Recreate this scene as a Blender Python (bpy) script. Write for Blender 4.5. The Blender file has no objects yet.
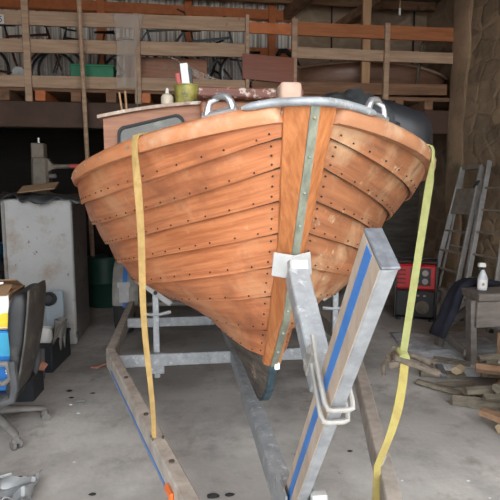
import bpy, math, random
from mathutils import Vector, Matrix, noise as mnoise
random.seed(7)
SC = bpy.context.scene
COL = SC.collection
V = Vector
R = math.radians

# ------------------------------------------------------------------ camera
CAM_H, YAW, PITCH = 1.5, R(8), R(6.84)
cd = bpy.data.cameras.new('camera'); cam = bpy.data.objects.new('camera', cd); COL.objects.link(cam)
cd.sensor_width = 36; cd.lens = 36.0; cd.clip_start = .05
cam.location = (0, 0, CAM_H)
cam.rotation_euler = (R(90) - PITCH, 0, -YAW)
SC.camera = cam

# ------------------------------------------------------------------ materials
def ramp(nt, stops):
    n = nt.nodes.new('ShaderNodeValToRGB')
    e = n.color_ramp.elements
    while len(e) > 1: e.remove(e[-1])
    e[0].position, e[0].color = stops[0][0], (*stops[0][1], 1)
    for p, c in stops[1:]:
        k = e.new(p); k.color = (*c, 1)
    return n

def mat(name, c1, c2=None, rough=.6, metal=0., scale=6., stretch=(1, 1, 1), uv=False, bump=.0, spots=None, spot_scale=3., spot_lo=.55, spot_hi=.7,
        detail=6., alpha=None, fine=None, lo=.35, hi=.65, coat=0., bump_scale=None):
    """noise-mixed two tone material with optional worn spots"""
    m = bpy.data.materials.new(name); m.use_nodes = True
    nt = m.node_tree; b = nt.nodes['Principled BSDF']; L = nt.links.new
    b.inputs['Roughness'].default_value = rough; b.inputs['Metallic'].default_value = metal
    if coat: b.inputs['Coat Weight'].default_value = coat; b.inputs['Coat Roughness'].default_value = .25
    tc = nt.nodes.new('ShaderNodeTexCoord'); mp = nt.nodes.new('ShaderNodeMapping')
    L(tc.outputs['UV' if uv else 'Object'], mp.inputs['Vector']); mp.inputs['Scale'].default_value = stretch
    n = nt.nodes.new('ShaderNodeTexNoise'); n.inputs['Scale'].default_value = scale; n.inputs['Detail'].default_value = detail
    n.inputs['Roughness'].default_value = .6
    L(mp.outputs[0], n.inputs['Vector'])
    c2 = c2 or tuple(x * .75 for x in c1)
    r = ramp(nt, [(lo, c2), (hi, c1)]); L(n.outputs['Fac'], r.inputs['Fac'])
    out = r.outputs['Color']
    if spots:
        cols = spots if isinstance(spots, list) else [(spots, spot_scale, spot_lo, spot_hi)]
        for i, (sc_, ss, lo_, hi_) in enumerate(cols):
            n2 = nt.nodes.new('ShaderNodeTexNoise'); n2.inputs['Scale'].default_value = ss; n2.inputs['Detail'].default_value = 8
            n2.inputs['Roughness'].default_value = .65
            mp2 = nt.nodes.new('ShaderNodeMapping'); mp2.inputs['Location'].default_value = (3.7 * i + 1.3, 2.1, 5.5 * i)
            L(tc.outputs['Object'], mp2.inputs['Vector']); L(mp2.outputs[0], n2.inputs['Vector'])
            mr = nt.nodes.new('ShaderNodeMapRange'); mr.inputs['From Min'].default_value = lo_; mr.inputs['From Max'].default_value = hi_
            L(n2.outputs['Fac'], mr.inputs['Value'])
            mx = nt.nodes.new('ShaderNodeMix'); mx.data_type = 'RGBA'
            L(mr.outputs[0], mx.inputs['Factor']); L(out, mx.inputs['A']); mx.inputs['B'].default_value = (*sc_, 1)
            out = mx.outputs['Result']
    L(out, b.inputs['Base Color'])
    if bump:
        n3 = n
        if bump_scale:
            n3 = nt.nodes.new('ShaderNodeTexNoise'); n3.inputs['Scale'].default_value = bump_scale; n3.inputs['Detail'].default_value = 8
            L(mp.outputs[0], n3.inputs['Vector'])
        bp = nt.nodes.new('ShaderNodeBump'); bp.inputs['Strength'].default_value = bump; bp.inputs['Distance'].default_value = .02
        L(n3.outputs['Fac'], bp.inputs['Height']); L(bp.outputs[0], b.inputs['Normal'])
    if alpha is not None: b.inputs['Alpha'].default_value = alpha
    return m

def stone_mat(name, a, b_, mortar, scale=3.2, sx=(1, 1, 1.5), bump=.5, mfac=.5):
    m = bpy.data.materials.new(name); m.use_nodes = True
    nt = m.node_tree; b = nt.nodes['Principled BSDF']; L = nt.links.new
    b.inputs['Roughness'].default_value = .95
    tc = nt.nodes.new('ShaderNodeTexCoord'); mp = nt.nodes.new('ShaderNodeMapping'); mp.inputs['Scale'].default_value = sx
    L(tc.outputs['Object'], mp.inputs['Vector'])
    nz = nt.nodes.new('ShaderNodeTexNoise'); nz.inputs['Scale'].default_value = 3; nz.inputs['Detail'].default_value = 4; L(mp.outputs[0], nz.inputs['Vector'])
    vm = nt.nodes.new('ShaderNodeMix'); vm.data_type = 'RGBA'; vm.inputs['Factor'].default_value = .16
    L(mp.outputs[0], vm.inputs['A']); L(nz.outputs['Color'], vm.inputs['B'])
    vo = nt.nodes.new('ShaderNodeTexVoronoi'); vo.feature = 'DISTANCE_TO_EDGE'; vo.inputs['Scale'].default_value = scale
    L(vm.outputs['Result'], vo.inputs['Vector'])
    vc = nt.nodes.new('ShaderNodeTexVoronoi'); vc.inputs['Scale'].default_value = scale; L(vm.outputs['Result'], vc.inputs['Vector'])
    n2 = nt.nodes.new('ShaderNodeTexNoise'); n2.inputs['Scale'].default_value = 5; n2.inputs['Detail'].default_value = 10; n2.inputs['Roughness'].default_value = .7
    L(tc.outputs['Object'], n2.inputs['Vector'])
    sx_ = nt.nodes.new('ShaderNodeSeparateColor'); L(vc.outputs['Color'], sx_.inputs[0])
    ad = nt.nodes.new('ShaderNodeMath'); ad.operation = 'MULTIPLY_ADD'; ad.inputs[1].default_value = .35; L(sx_.outputs[0], ad.inputs[0])
    mu = nt.nodes.new('ShaderNodeMath'); mu.operation = 'MULTIPLY'; mu.inputs[1].default_value = .75; L(n2.outputs['Fac'], mu.inputs[0]); L(mu.outputs[0], ad.inputs[2])
    r = ramp(nt, [(.3, b_), (.75, a)]); L(ad.outputs[0], r.inputs['Fac'])
    mr = nt.nodes.new('ShaderNodeMapRange'); mr.inputs['From Max'].default_value = .08; mr.inputs['To Min'].default_value = mfac; mr.inputs['To Max'].default_value = 0
    L(vo.outputs['Distance'], mr.inputs['Value'])
    mx = nt.nodes.new('ShaderNodeMix'); mx.data_type = 'RGBA'; L(mr.outputs[0], mx.inputs['Factor']); L(r.outputs['Color'], mx.inputs['A']); mx.inputs['B'].default_value = (*mortar, 1)
    L(mx.outputs['Result'], b.inputs['Base Color'])
    mr2 = nt.nodes.new('ShaderNodeMapRange'); mr2.inputs['From Max'].default_value = .15; L(vo.outputs['Distance'], mr2.inputs['Value'])
    a2 = nt.nodes.new('ShaderNodeMath'); a2.operation = 'MULTIPLY_ADD'; L(mr2.outputs[0], a2.inputs[0]); a2.inputs[1].default_value = .3; L(n2.outputs['Fac'], a2.inputs[2])
    bp = nt.nodes.new('ShaderNodeBump'); bp.inputs['Strength'].default_value = bump; bp.inputs['Distance'].default_value = .03
    L(a2.outputs[0], bp.inputs['Height']); L(bp.outputs[0], b.inputs['Normal'])
    return m

M = {}
M['varnish'] = mat('varnished wood', (.62, .235, .100), (.42, .138, .054), rough=.42, uv=True, stretch=(2.6, 48, 1), scale=1., bump=.15, detail=9, lo=.38, hi=.60,
                   spots=[((.66, .33, .17), 2.2, .50, .68), ((.30, .10, .045), 3.1, .54, .74), ((.60, .36, .22), 11., .64, .74)])
M['worn'] = mat('weathered varnish', (.43, .17, .074), (.26, .098, .043), rough=.55, uv=True, stretch=(2.2, 38, 1), scale=1., bump=.2, detail=8,
                spots=[((.54, .33, .185), 3.2, .50, .66), ((.20, .10, .055), 5.5, .56, .72), ((.58, .45, .30), 16., .60, .70)])
M['stem'] = mat('stem wood', (.60, .235, .085), (.42, .14, .045), rough=.5, stretch=(30, 30, 1.5), scale=1.6, bump=.12,
                spots=[((.58, .33, .17), 4., .55, .75)])
M['railwood'] = mat('gunwale wood', (.62, .27, .13), (.46, .17, .07), rough=.45, uv=True, stretch=(3, 12, 1), scale=1.,
                    spots=[((.55, .38, .25), 6., .55, .72)])
M['railworn'] = mat('worn gunwale wood', (.46, .215, .105), (.33, .14, .065), rough=.55, uv=True, stretch=(3, 12, 1), scale=1.,
                    spots=[((.55, .40, .27), 6., .5, .68)])
M['rivet'] = mat('rivet', (.06, .045, .035), rough=.5, metal=.3)
M['lapshade'] = mat('dark lap shade and dirt', (.045, .03, .022), rough=.9)  # dark colour paints the shade and dirt under the plank laps
M['keel'] = mat('worn keel wood', (.13, .105, .085), (.04, .035, .03), rough=.8, stretch=(3, 1, 6), scale=6, bump=.6,
                spots=[((.36, .27, .20), 9., .58, .7), ((.02, .02, .022), 5., .55, .65)])
M['keelband'] = mat('blue grey band', (.05, .10, .13), (.02, .035, .045), rough=.6, scale=20)
M['band'] = mat('green grey metal band', (.30, .32, .25), (.17, .19, .15), rough=.5, metal=.35, stretch=(20, 20, 4), scale=2, spots=[((.42, .28, .14), 16., .6, .7)])
M['galv'] = mat('galvanised steel', (.40, .425, .445), (.28, .30, .32), rough=.5, metal=.35, scale=14, spots=[((.62, .63, .64), 30., .55, .7)])
M['galv_dull'] = mat('dull galvanised steel', (.40, .385, .36), (.26, .25, .235), rough=.6, metal=.25, scale=10, spots=[((.33, .27, .20), 6., .55, .75)])
M['rail_tan'] = mat('dusty rail steel', (.50, .455, .40), (.33, .295, .26), rough=.65, metal=.1, scale=12, spots=[((.30, .22, .15), 7., .58, .74)])
M['post_tan'] = mat('dusty steel', (.54, .44, .35), (.40, .32, .25), rough=.65, metal=.15, scale=16, stretch=(1, 1, .4), spots=[((.50, .47, .43), 9., .58, .75)])
M['post_grey'] = mat('scuffed steel', (.37, .385, .40), (.25, .26, .275), rough=.55, metal=.25, scale=20, spots=[((.38, .31, .23), 5., .6, .75)])
M['cap'] = mat('dark steel cap', (.19, .20, .22), (.11, .115, .13), rough=.55, scale=50, metal=.2)
M['blue'] = mat('blue tape', (.05, .21, .58), (.04, .16, .46), rough=.45, scale=8, spots=[((.25, .3, .4), 22., .68, .75)])
M['pad'] = mat('white plastic', (.47, .475, .465), (.36, .365, .36), rough=.5, scale=9)
M['chrome'] = mat('polished metal', (.62, .64, .66), (.42, .44, .46), rough=.28, metal=.75, scale=8)
M['bolt'] = mat('bolt steel', (.5, .5, .48), rough=.4, metal=.6)
M['strap'] = mat('yellow webbing', (.44, .295, .105), (.32, .21, .075), rough=.8, scale=30, spots=[((.34, .25, .10), 9., .62, .75)])
M['strap_lime'] = mat('lime yellow webbing', (.37, .395, .155), (.30, .315, .12), rough=.75, scale=30)
M['strap_worn'] = mat('yellow webbing', (.40, .34, .10), (.33, .25, .075), rough=.75, scale=18)
M['rust'] = mat('rusty steel', (.17, .135, .10), (.065, .055, .047), rough=.7, metal=.35, scale=25)
M['cabin'] = mat('faded cabin wood', (.38, .17, .09), (.26, .11, .06), rough=.55, stretch=(2, 2, 20), scale=2, spots=[((.30, .20, .15), 5., .55, .75)])
M['roof_edge'] = mat('chipped edge', (.50, .40, .32), (.33, .22, .16), rough=.7, scale=15, spots=[((.65, .58, .5), 18., .55, .65)])
M['chipped'] = mat('flaking paint wood', (.20, .07, .045), (.13, .05, .035), rough=.6, scale=12, stretch=(1, 1, 3), spots=[((.55, .45, .4), 22., .55, .62)])
M['bitt'] = mat('pale hardwood', (.52, .36, .28), (.40, .26, .19), rough=.7, scale=10)
M['rubber'] = mat('black rubber', (.03, .03, .032), rough=.7)
M['glass'] = mat('dusty cabin glass', (.10, .10, .08), (.05, .05, .042), rough=.16, scale=3, stretch=(1, 1, 2), spots=[((.17, .17, .14), 4., .55, .68)])
M['deck'] = mat('deck ply', (.40, .30, .22), (.28, .2, .14), rough=.7, scale=6)
M['blackbag'] = mat('black plastic', (.016, .018, .024), (.010, .011, .014), rough=.42, scale=8)
M['greybag'] = mat('dusty black plastic', (.05, .056, .06), (.012, .014, .015), rough=.36, scale=6)
M['floor'] = mat('concrete floor', (.47, .455, .43), (.36, .345, .325), rough=.85, scale=1.1, detail=10, bump=.15, bump_scale=30,
                 spots=[((.58, .565, .535), 1.1, .47, .62), ((.22, .21, .20), 1.2, .51, .70), ((.30, .28, .255), 4.5, .55, .72), ((.13, .125, .12), 11., .66, .74), ((.62, .61, .59), 17., .67, .72)])
M['yard'] = mat('pale gravel yard', (.42, .40, .37), (.34, .32, .30), rough=.95, scale=8)
M['stone'] = stone_mat('rough stone wall', (.40, .28, .175), (.16, .115, .075), (.30, .22, .14), scale=4.3, sx=(1, 1, 1.3), mfac=.10, bump=.9)
M['pillar'] = mat('plastered pillar', (.40, .265, .165), (.25, .165, .105), rough=.95, scale=3, bump=.4, bump_scale=12, spots=[((.17, .15, .065), 3., .56, .72)])
M['block'] = stone_mat('stone block wall', (.48, .35, .24), (.27, .19, .13), (.58, .45, .32), scale=1.6, sx=(1, 1, 1.7), mfac=.5)
M['darkwall'] = mat('old planks with painted shade', (.014, .011, .009), (.007, .006, .005), rough=.95, stretch=(1, 1, 10), scale=1.5)  # near-black colour stands in for the shade deep in the room
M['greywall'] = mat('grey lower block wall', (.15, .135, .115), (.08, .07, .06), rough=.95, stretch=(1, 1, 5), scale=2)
M['ceil'] = mat('old ceiling boards', (.28, .20, .15), (.17, .125, .09), rough=.9, stretch=(.5, 8, 1), scale=2)
M['oldwood'] = mat('grey weathered board', (.54, .37, .25), (.38, .25, .165), rough=.85, stretch=(1.2, 8, 14), scale=1.6, spots=[((.20, .11, .065), 6., .64, .74)])
M['redwood'] = mat('red brown board', (.48, .18, .07), (.33, .115, .045), rough=.8, stretch=(1.2, 8, 14), scale=1.6)
M['brownwood'] = mat('brown timber', (.29, .155, .088), (.17, .09, .05), rough=.85, stretch=(1.2, 6, 10), scale=1.6, spots=[((.06, .035, .022), 4., .58, .72)])
M['palewood'] = mat('pale stud', (.50, .30, .165), (.38, .22, .115), rough=.8, stretch=(10, 10, 1), scale=1.6)
M['orange'] = mat('orange painted steel', (.62, .19, .055), (.48, .14, .045), rough=.6, scale=8)
M['mahog'] = mat('mahogany panel', (.30, .085, .04), (.21, .06, .03), rough=.4, stretch=(1.5, 4, 22), scale=1.8)
M['beam'] = mat('dark brown beam', (.095, .052, .036), (.07, .038, .026), rough=.75, scale=4)
M['corr'] = mat('corrugated sheet', (.88, .84, .77), (.34, .29, .24), rough=.5, stretch=(11, 1, .15), scale=1.8, lo=.42, hi=.55)
M['bike'] = mat('bicycle paint', (.06, .055, .055), rough=.4, metal=.3)
M['bikegrey'] = mat('grey bicycle paint', (.17, .20, .20), rough=.4, metal=.3)
M['bikered'] = mat('maroon bicycle paint', (.16, .05, .03), rough=.4, metal=.3)
M['green'] = mat('green plastic', (.008, .22, .10), (.006, .16, .07), rough=.5)
M['orangeplastic'] = mat('orange plastic', (.75, .22, .03), rough=.5)
M['film'] = mat('clear dusty film', (.75, .66, .58), (.65, .56, .48), rough=.3, alpha=.28, scale=8)
M['white'] = mat('white paint', (.78, .78, .76), (.68, .68, .66), rough=.5, scale=5)
M['cab'] = mat('cabinet enamel', (.44, .445, .445), (.36, .365, .36), rough=.5, scale=2, spots=[((.30, .25, .20), 3.5, .52, .70), ((.16, .10, .06), 13., .62, .69)])
M['cabside'] = mat('cabinet side', (.27, .26, .25), (.20, .19, .18), rough=.6, scale=4, spots=[((.16, .09, .05), 6., .58, .7)])
M['cardboard'] = mat('cardboard', (.36, .235, .135), (.29, .18, .10), rough=.85, scale=6)
M['machine'] = mat('machine grey paint', (.17, .14, .105), (.09, .078, .06), rough=.6, scale=8)
M['redplastic'] = mat('red plastic', (.42, .06, .05), (.35, .045, .04), rough=.45)
M['vinyl'] = mat('dusty black vinyl', (.04, .042, .046), (.02, .021, .024), rough=.5, scale=5, spots=[((.13, .12, .105), 5., .58, .8)])
M['dustgrey'] = mat('dusty grey plastic', (.20, .195, .18), (.13, .125, .12), rough=.7, scale=9)
M['chairblack'] = mat('scuffed black plastic', (.09, .095, .10), (.06, .062, .066), rough=.6, scale=8)
M['boxblue'] = mat('blue printed carton', (.015, .16, .50), (.012, .13, .42), rough=.5)
M['boxlight'] = mat('light blue print', (.04, .38, .62), rough=.5)
M['yellow'] = mat('yellow print', (.82, .62, .03), rough=.5)
M['crate'] = mat('black crate plastic', (.028, .034, .042), (.018, .022, .028), rough=.5)
M['paleblue'] = mat('pale blue grey sheet', (.33, .39, .43), (.26, .31, .35), rough=.5, scale=5)
M['pinkcloth'] = mat('dusty orange rag', (.50, .22, .15), (.34, .15, .10), rough=.9, scale=12)
M['genred'] = mat('red enamel', (.52, .014, .02), (.40, .01, .015), rough=.35)
M['genblack'] = mat('black housing', (.022, .023, .024), rough=.5)
M['dial'] = mat('grey dial', (.36, .32, .29), rough=.5)
M['alu'] = mat('dull aluminium', (.50, .50, .49), (.36, .36, .35), rough=.5, metal=.5, scale=10)
M['aluworn'] = mat('dusty aluminium', (.42, .36, .30), (.29, .245, .205), rough=.6, metal=.3, scale=10)
M['benchwood'] = mat('grey bench timber', (.20, .175, .155), (.13, .112, .098), rough=.85, stretch=(2, 10, 10), scale=2, spots=[((.11, .085, .07), 5., .6, .7)])
M['denim'] = mat('navy cloth', (.016, .018, .032), (.009, .010, .018), rough=.95, scale=15)
M['bottle'] = mat('frosted white plastic', (.62, .66, .70), (.5, .54, .58), rough=.3)
M['split'] = mat('split grey log', (.27, .235, .18), (.14, .122, .092), rough=.9, stretch=(2, 9, 9), scale=2.2, bump=.4)
M['splitcut'] = mat('fresh sawn end', (.50, .40, .27), (.38, .29, .18), rough=.9, scale=10)
M['splitbrown'] = mat('brown split wood', (.33, .20, .12), (.22, .13, .075), rough=.9, stretch=(2, 9, 9), scale=2.2)
M['sheet'] = mat('dusty polythene', (.62, .66, .70), (.34, .36, .38), rough=.4, scale=5, stretch=(1, 2.5, 1), spots=[((.75, .78, .80), 7., .52, .62)])
M['foil'] = mat('silvery scrap', (.44, .46, .47), (.30, .32, .33), rough=.4, metal=.3, scale=6)
M['marker'] = mat('orange lens', (.75, .16, .03), rough=.3)
M['paint_can'] = mat('stained paint tin', (.42, .36, .08), (.16, .16, .05), rough=.5, scale=14, metal=.1, spots=[((.06, .05, .035), 18., .55, .62)])
M['cream'] = mat('cream plastic', (.55, .48, .38), rough=.5)
M['dinghy'] = mat('brown dinghy hull', (.26, .135, .085), (.18, .095, .06), rough=.45, stretch=(1, 5, 12), scale=2)
M['skyblue'] = mat('blue tub plastic', (.02, .13, .27), rough=.5)
M['deepgreen'] = mat('dark green plastic', (.012, .07, .05), rough=.5)

# ------------------------------------------------------------------ mesh builder
class MB:
    def __init__(s): s.v = []; s.f = []; s.m = []; s.uv = []
    def add(s, vs, fs, mi=0, uvs=None):
        o = len(s.v); s.v += [V(p) for p in vs]
        for i, f in enumerate(fs):
            s.f.append([o + k for k in f]); s.m.append(mi)
            s.uv.append([uvs[k] for k in f] if uvs else [(0, 0)] * len(f))
        return s
    def box(s, c, d, rot=None, mi=0, bev=0.):
        """box with chamfered edges when bev>0"""
        c = V(c); h = V(d) / 2
        rm = rot if isinstance(rot, Matrix) else (Matrix.Rotation(rot, 3, 'Z') if rot else Matrix.Identity(3))
        if bev <= 0:
            vs = [c + rm @ V((sx * h.x, sy * h.y, sz * h.z)) for sx in (-1, 1) for sy in (-1, 1) for sz in (-1, 1)]
            fs = [(0, 1, 3, 2), (4, 6, 7, 5), (0, 4, 5, 1), (2, 3, 7, 6), (0, 2, 6, 4), (1, 5, 7, 3)]
            return s.add(vs, fs, mi)
        b = min(bev, min(h) * .9)
        vs = []; idx = {}
        for sx in (-1, 1):
            for sy in (-1, 1):
                for sz in (-1, 1):
                    for ax in range(3):
                        q = [h.x - b, h.y - b, h.z - b]; q[ax] += b
                        idx[(sx, sy, sz, ax)] = len(vs)
                        vs.append(c + rm @ V((sx * q[0], sy * q[1], sz * q[2])))
        fs = []
        for ax in range(3):
            o1, o2 = [a for a in range(3) if a != ax]
            for sg in (-1, 1):
                f = []
                for a, b2 in ((-1, -1), (1, -1), (1, 1), (-1, 1)):
                    k = [0, 0, 0]; k[ax] = sg; k[o1] = a; k[o2] = b2; f.append(idx[(*k, ax)])
                fs.append(f)
        for ax in range(3):
            o1, o2 = [a for a in range(3) if a != ax]
            for a in (-1, 1):
                for b2 in (-1, 1):
                    k0 = [0, 0, 0]; k0[o1] = a; k0[o2] = b2
                    k1 = list(k0); k0[ax] = -1; k1[ax] = 1
                    fs.append([idx[(*k0, o1)], idx[(*k1, o1)], idx[(*k1, o2)], idx[(*k0, o2)]])
        for sx in (-1, 1):
            for sy in (-1, 1):
                for sz in (-1, 1): fs.append([idx[(sx, sy, sz, a)] for a in range(3)])
        return s.add(vs, fs, mi)
    def beam(s, p0, p1, w, h, up=(0, 0, 1), mi=0, bev=0.):
        """bar from p0 to p1: w across, h along up"""
        p0, p1 = V(p0), V(p1); d = (p1 - p0); l = d.length; d.normalize()
        side = d.cross(V(up)).normalized(); u = side.cross(d)
        rm = Matrix((d, side, u)).transposed()
        return s.box((p0 + p1) / 2, (l, w, h), rm, mi, bev)
    def loft(s, rings, closed=True, caps=True, mi=0, uv=None):
        n = len(rings[0]); o = len(s.v); vs = [p for r in rings for p in r]
        uvs = uv or [(i / max(1, len(rings) - 1), j / max(1, n - 1)) for i in range(len(rings)) for j in range(n)]
        fs = []
        for i in range(len(rings) - 1):
            for j in range(n if closed else n - 1):
                k = (j + 1) % n
                fs.append((i * n + j, i * n + k, (i + 1) * n + k, (i + 1) * n + j))
        if closed and caps: fs += [tuple(range(n))[::-1], tuple((len(rings) - 1) * n + j for j in range(n))]
        return s.add(vs, fs, mi, uvs)
    def tube(s, pts, r, n=8, mi=0, closed=False):
        pts = [V(p) for p in pts]; rings = []; prev = None
        for i, p in enumerate(pts):
            if closed: t = pts[(i + 1) % len(pts)] - pts[i - 1]
            else: t = pts[min(i + 1, len(pts) - 1)] - pts[max(i - 1, 0)]
            t.normalize()
            if prev is None:
                a = V((0, 0, 1)) if abs(t.z) < .9 else V((1, 0, 0))
                x = t.cross(a).normalized()
            else: x = (prev - t * prev.dot(t)).normalized()
            prev = x; y = t.cross(x)
            rr = r[i] if isinstance(r, (list, tuple)) else r
            rings.append([p + (x * math.cos(2 * math.pi * k / n) + y * math.sin(2 * math.pi * k / n)) * rr for k in range(n)])
        if closed: rings.append(rings[0])
        return s.loft(rings, True, not closed, mi)
    def ribbon(s, pts, w, t, wdir, mi=0):
        """flat strap along pts, w wide along wdir (one vector or one per point), t thick"""
        pts = [V(p) for p in pts]; rings = []; L_ = 0; uv = []
        for i, p in enumerate(pts):
            tg = (pts[min(i + 1, len(pts) - 1)] - pts[max(i - 1, 0)]).normalized()
            wd = V(wdir[i]) if isinstance(wdir, list) else V(wdir)
            wd = (wd - tg * wd.dot(tg)).normalized(); nn = tg.cross(wd)
            ww = w[i] if isinstance(w, list) else w
            rings.append([p + wd * ww / 2 + nn * t / 2, p - wd * ww / 2 + nn * t / 2, p - wd * ww / 2 - nn * t / 2, p + wd * ww / 2 - nn * t / 2])
        return s.loft(rings, True, True, mi)
    def lathe(s, c, prof, n=20, axis=None, mi=0):
        c = V(c); rm = Matrix.Identity(3)
        if axis: rm = V((0, 0, 1)).rotation_difference(V(axis)).to_matrix()
        rings = [[c + rm @ V((r * math.cos(2 * math.pi * k / n), r * math.sin(2 * math.pi * k / n), z)) for k in range(n)] for r, z in prof]
        return s.loft(rings, True, True, mi)
    def cyl(s, c, r, h, n=16, axis=None, mi=0): return s.lathe(c, [(r, -h / 2), (r, h / 2)], n, axis, mi)
    def build(s, name, mats, parent=None, smooth=False, kind=None, label=None, angle=40):
        me = bpy.data.meshes.new(name); me.from_pydata([tuple(p) for p in s.v], [], s.f)
        for m in (mats if isinstance(mats, (list, tuple)) else [mats]): me.materials.append(M[m] if isinstance(m, str) else m)
        me.polygons.foreach_set('material_index', s.m)
        ul = me.uv_layers.new(name='UVMap'); flat = [c for f in s.uv for q in f for c in q]
        ul.data.foreach_set('uv', flat)
        import bmesh
        bm = bmesh.new(); bm.from_mesh(me); bmesh.ops.recalc_face_normals(bm, faces=bm.faces); bm.to_mesh(me); bm.free()
        if smooth:
            me.shade_smooth()
            try: me.set_sharp_from_angle(angle=R(angle))
            except Exception: pass
        me.update()
        o = bpy.data.objects.new(name, me); COL.objects.link(o)
        if parent:
            o.parent = parent
            w = world_of(parent)
            me.transform(w.inverted())      # builders work in world coordinates
        if kind: o['kind'] = kind
        if label: o['label'] = label
        return o

WM = {}
def world_of(o):
    m = Matrix.LocRotScale(o.location, o.rotation_euler, o.scale)
    return (world_of(o.parent) @ m) if o.parent else m

def tag(o, label, cat, group=None, kind=None):
    o['label'] = label; o['category'] = cat
    if group: o['group'] = group
    if kind: o['kind'] = kind
    return o
def thing(name, loc, label, cat, group=None, rz=0):
    o = bpy.data.objects.new(name, None); COL.objects.link(o); o.location = loc; o.rotation_euler = (0, 0, rz)
    o.empty_display_size = .1
    return tag(o, label, cat, group)
def copy_tree(o, parent=None):
    c = o.copy(); COL.objects.link(c)
    if parent: c.parent = parent
    for ch in list(o.children): copy_tree(ch, c)
    return c
def struct(name, mb, m, smooth=False):
    return mb.build(name, m, smooth=smooth, kind='structure')
def jit(p, a, f, seed=0): return V(p) + mnoise.noise_vector(V(p) * f + V((seed, seed * 1.7, 0))) * a

# ------------------------------------------------------------------ the garage
FY, BY, LX, RX, CZ = -.35, 9.0, -3.9, 3.90, 4.72      # door plane, back wall, side walls, ceiling
struct('floor', MB().box((.3, (FY + BY) / 2, -.05), (9.4, BY - FY + .4, .1)), 'floor')
struct('floor_yard', MB().box((0, FY - 6.2, -.06), (16, 12, .1)), 'yard')
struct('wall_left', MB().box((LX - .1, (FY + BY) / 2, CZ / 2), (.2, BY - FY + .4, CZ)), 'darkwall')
struct('ceiling', MB().box((.3, (FY + BY) / 2, CZ + .05), (9.4, BY - FY + .4, .1)), 'ceil')
# front wall around the open doorway
DX0, DX1, DZ = -2.9, 3.4, 4.0
w = MB()
w.box(((LX + DX0) / 2, FY, CZ / 2), (DX0 - LX, .2, CZ)); w.box(((DX1 + 4.8) / 2, FY, CZ / 2), (4.8 - DX1, .2, CZ))
w.box(((DX0 + DX1) / 2, FY, (CZ + DZ) / 2), (DX1 - DX0, .2, CZ - DZ))
struct('wall_front', w, 'pillar')
def rough_plane(o, u, v, nu, nv, amp, f, seed):
    o, u, v = V(o), V(u), V(v); n = u.cross(v).normalized(); mb = MB(); vs = []; fs = []
    for i in range(nu + 1):
        for j in range(nv + 1):
            p = o + u * (i / nu) + v * (j / nv)
            d = mnoise.noise(p * f + V((seed, 0, 0))) * amp + mnoise.noise(p * f * 3.1 + V((0, seed, 0))) * amp * .45
            vs.append(p + n * d)
    for i in range(nu):
        for j in range(nv):
            a = i * (nv + 1) + j; fs.append((a, a + 1, a + nv + 2, a + nv + 1))
    return mb.add(vs, fs)
# right wall: rough stone towards the door, a plastered pier, then recessed block wall
w = rough_plane((RX + .02, FY, 0), (0, 6.58 - FY, 0), (0, 0, CZ), 150, 90, .05, 1.6, 3)
struct('wall_right', w, 'stone', True)
w = MB(); w.loft([[jit((RX - .0 - .015 * math.sin(z * 5), 6.56, z), .02, 3), jit((RX - .03, 6.62, z), .02, 3), jit((RX - .03 + .0, 6.92, z), .025, 3), jit((4.7, 6.95, z), .0, 3), V((4.7, 6.56, z))] for z in [CZ * i / 40 for i in range(41)]])
struct('pillar', w, 'pillar', True)
w = rough_plane((4.5, 6.9, 0), (0, BY - 6.9, 0), (0, 0, CZ), 30, 60, .02, 2.5, 9)
struct('wall_recess', w, 'block', True)
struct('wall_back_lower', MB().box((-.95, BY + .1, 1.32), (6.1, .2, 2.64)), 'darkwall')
struct('wall_back_block', rough_plane((2.05, BY - .02, 2.6), (2.6, 0, 0), (0, 0, CZ - 2.6), 40, 40, .02, 2.5, 4), 'block', True)
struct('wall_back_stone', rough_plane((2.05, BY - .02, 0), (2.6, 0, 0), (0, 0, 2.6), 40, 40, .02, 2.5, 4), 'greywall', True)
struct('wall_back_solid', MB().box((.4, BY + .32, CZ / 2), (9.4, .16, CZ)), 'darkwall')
# corrugated sheeting above the loft
w = MB(); n = 330; x0, x1 = -3.9, 2.05
prof = [(x0 + (x1 - x0) * i / n, BY - .05 + .022 * max(-1, min(1, 1.8 * math.sin((x0 + (x1 - x0) * i / n) * 2 * math.pi / .19)))) for i in range(n + 1)]
w.loft([[V((x, y, z)) for x, y in prof] for z in (2.64, CZ)], closed=False)
struct('wall_back_upper', w, 'corr', True)
# painted steel frame of the back wall
for i, x in enumerate((-3.0, -1.22, .2, 1.62)):
    struct('trim_%d' % (i + 1), MB().box((x, BY - .16, (2.66 + CZ) / 2), (.13, .1, CZ - 2.66), bev=.008), 'orange')
struct('trim_5', MB().box((-.95, BY - .14, 4.47), (5.9, .12, .16), bev=.008), 'orange')
struct('trim_6', MB().box((1.0, BY - .13, 3.86), (2.1, .08, .14), bev=.008), 'orange')
# ceiling rafters
for i, y in enumerate((5.2, 6.4, 7.6, 8.6)):
    struct('ceiling_rafter_%d' % (i + 1), MB().box((.3, y, CZ - .07), (8.3, .09, .14), bev=.006), 'brownwood')
struct('ceiling_purlin', MB().beam((1.85, 8.9, CZ - .25), (2.5, 6.2, CZ - .1), .12, .16), 'brownwood')
struct('ceiling_brace', MB().beam((2.75, 8.9, CZ - .42), (3.6, 6.8, CZ - .08), .12, .14), 'brownwood')

# loft: floor, front beam, joists
MY = 6.9
struct('floor_loft', MB().box((.3, (MY + BY) / 2 + .05, 2.79), (8.3, BY - MY, .05)), 'brownwood')
struct('beam_loft', MB().box((0, MY + .1, 2.47), (7.75, .16, .33), bev=.01), 'beam')
for i in range(17):
    x = -3.5 + i * .44
    if x > 3.84: break
    struct('joist_%d' % (i + 1), MB().box((x, (MY + BY) / 2 - .02, 2.70), (.13, BY - MY - .02, .13), bev=.006), 'brownwood' if x > 1 else 'orange' if i % 3 == 1 else 'brownwood')

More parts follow.
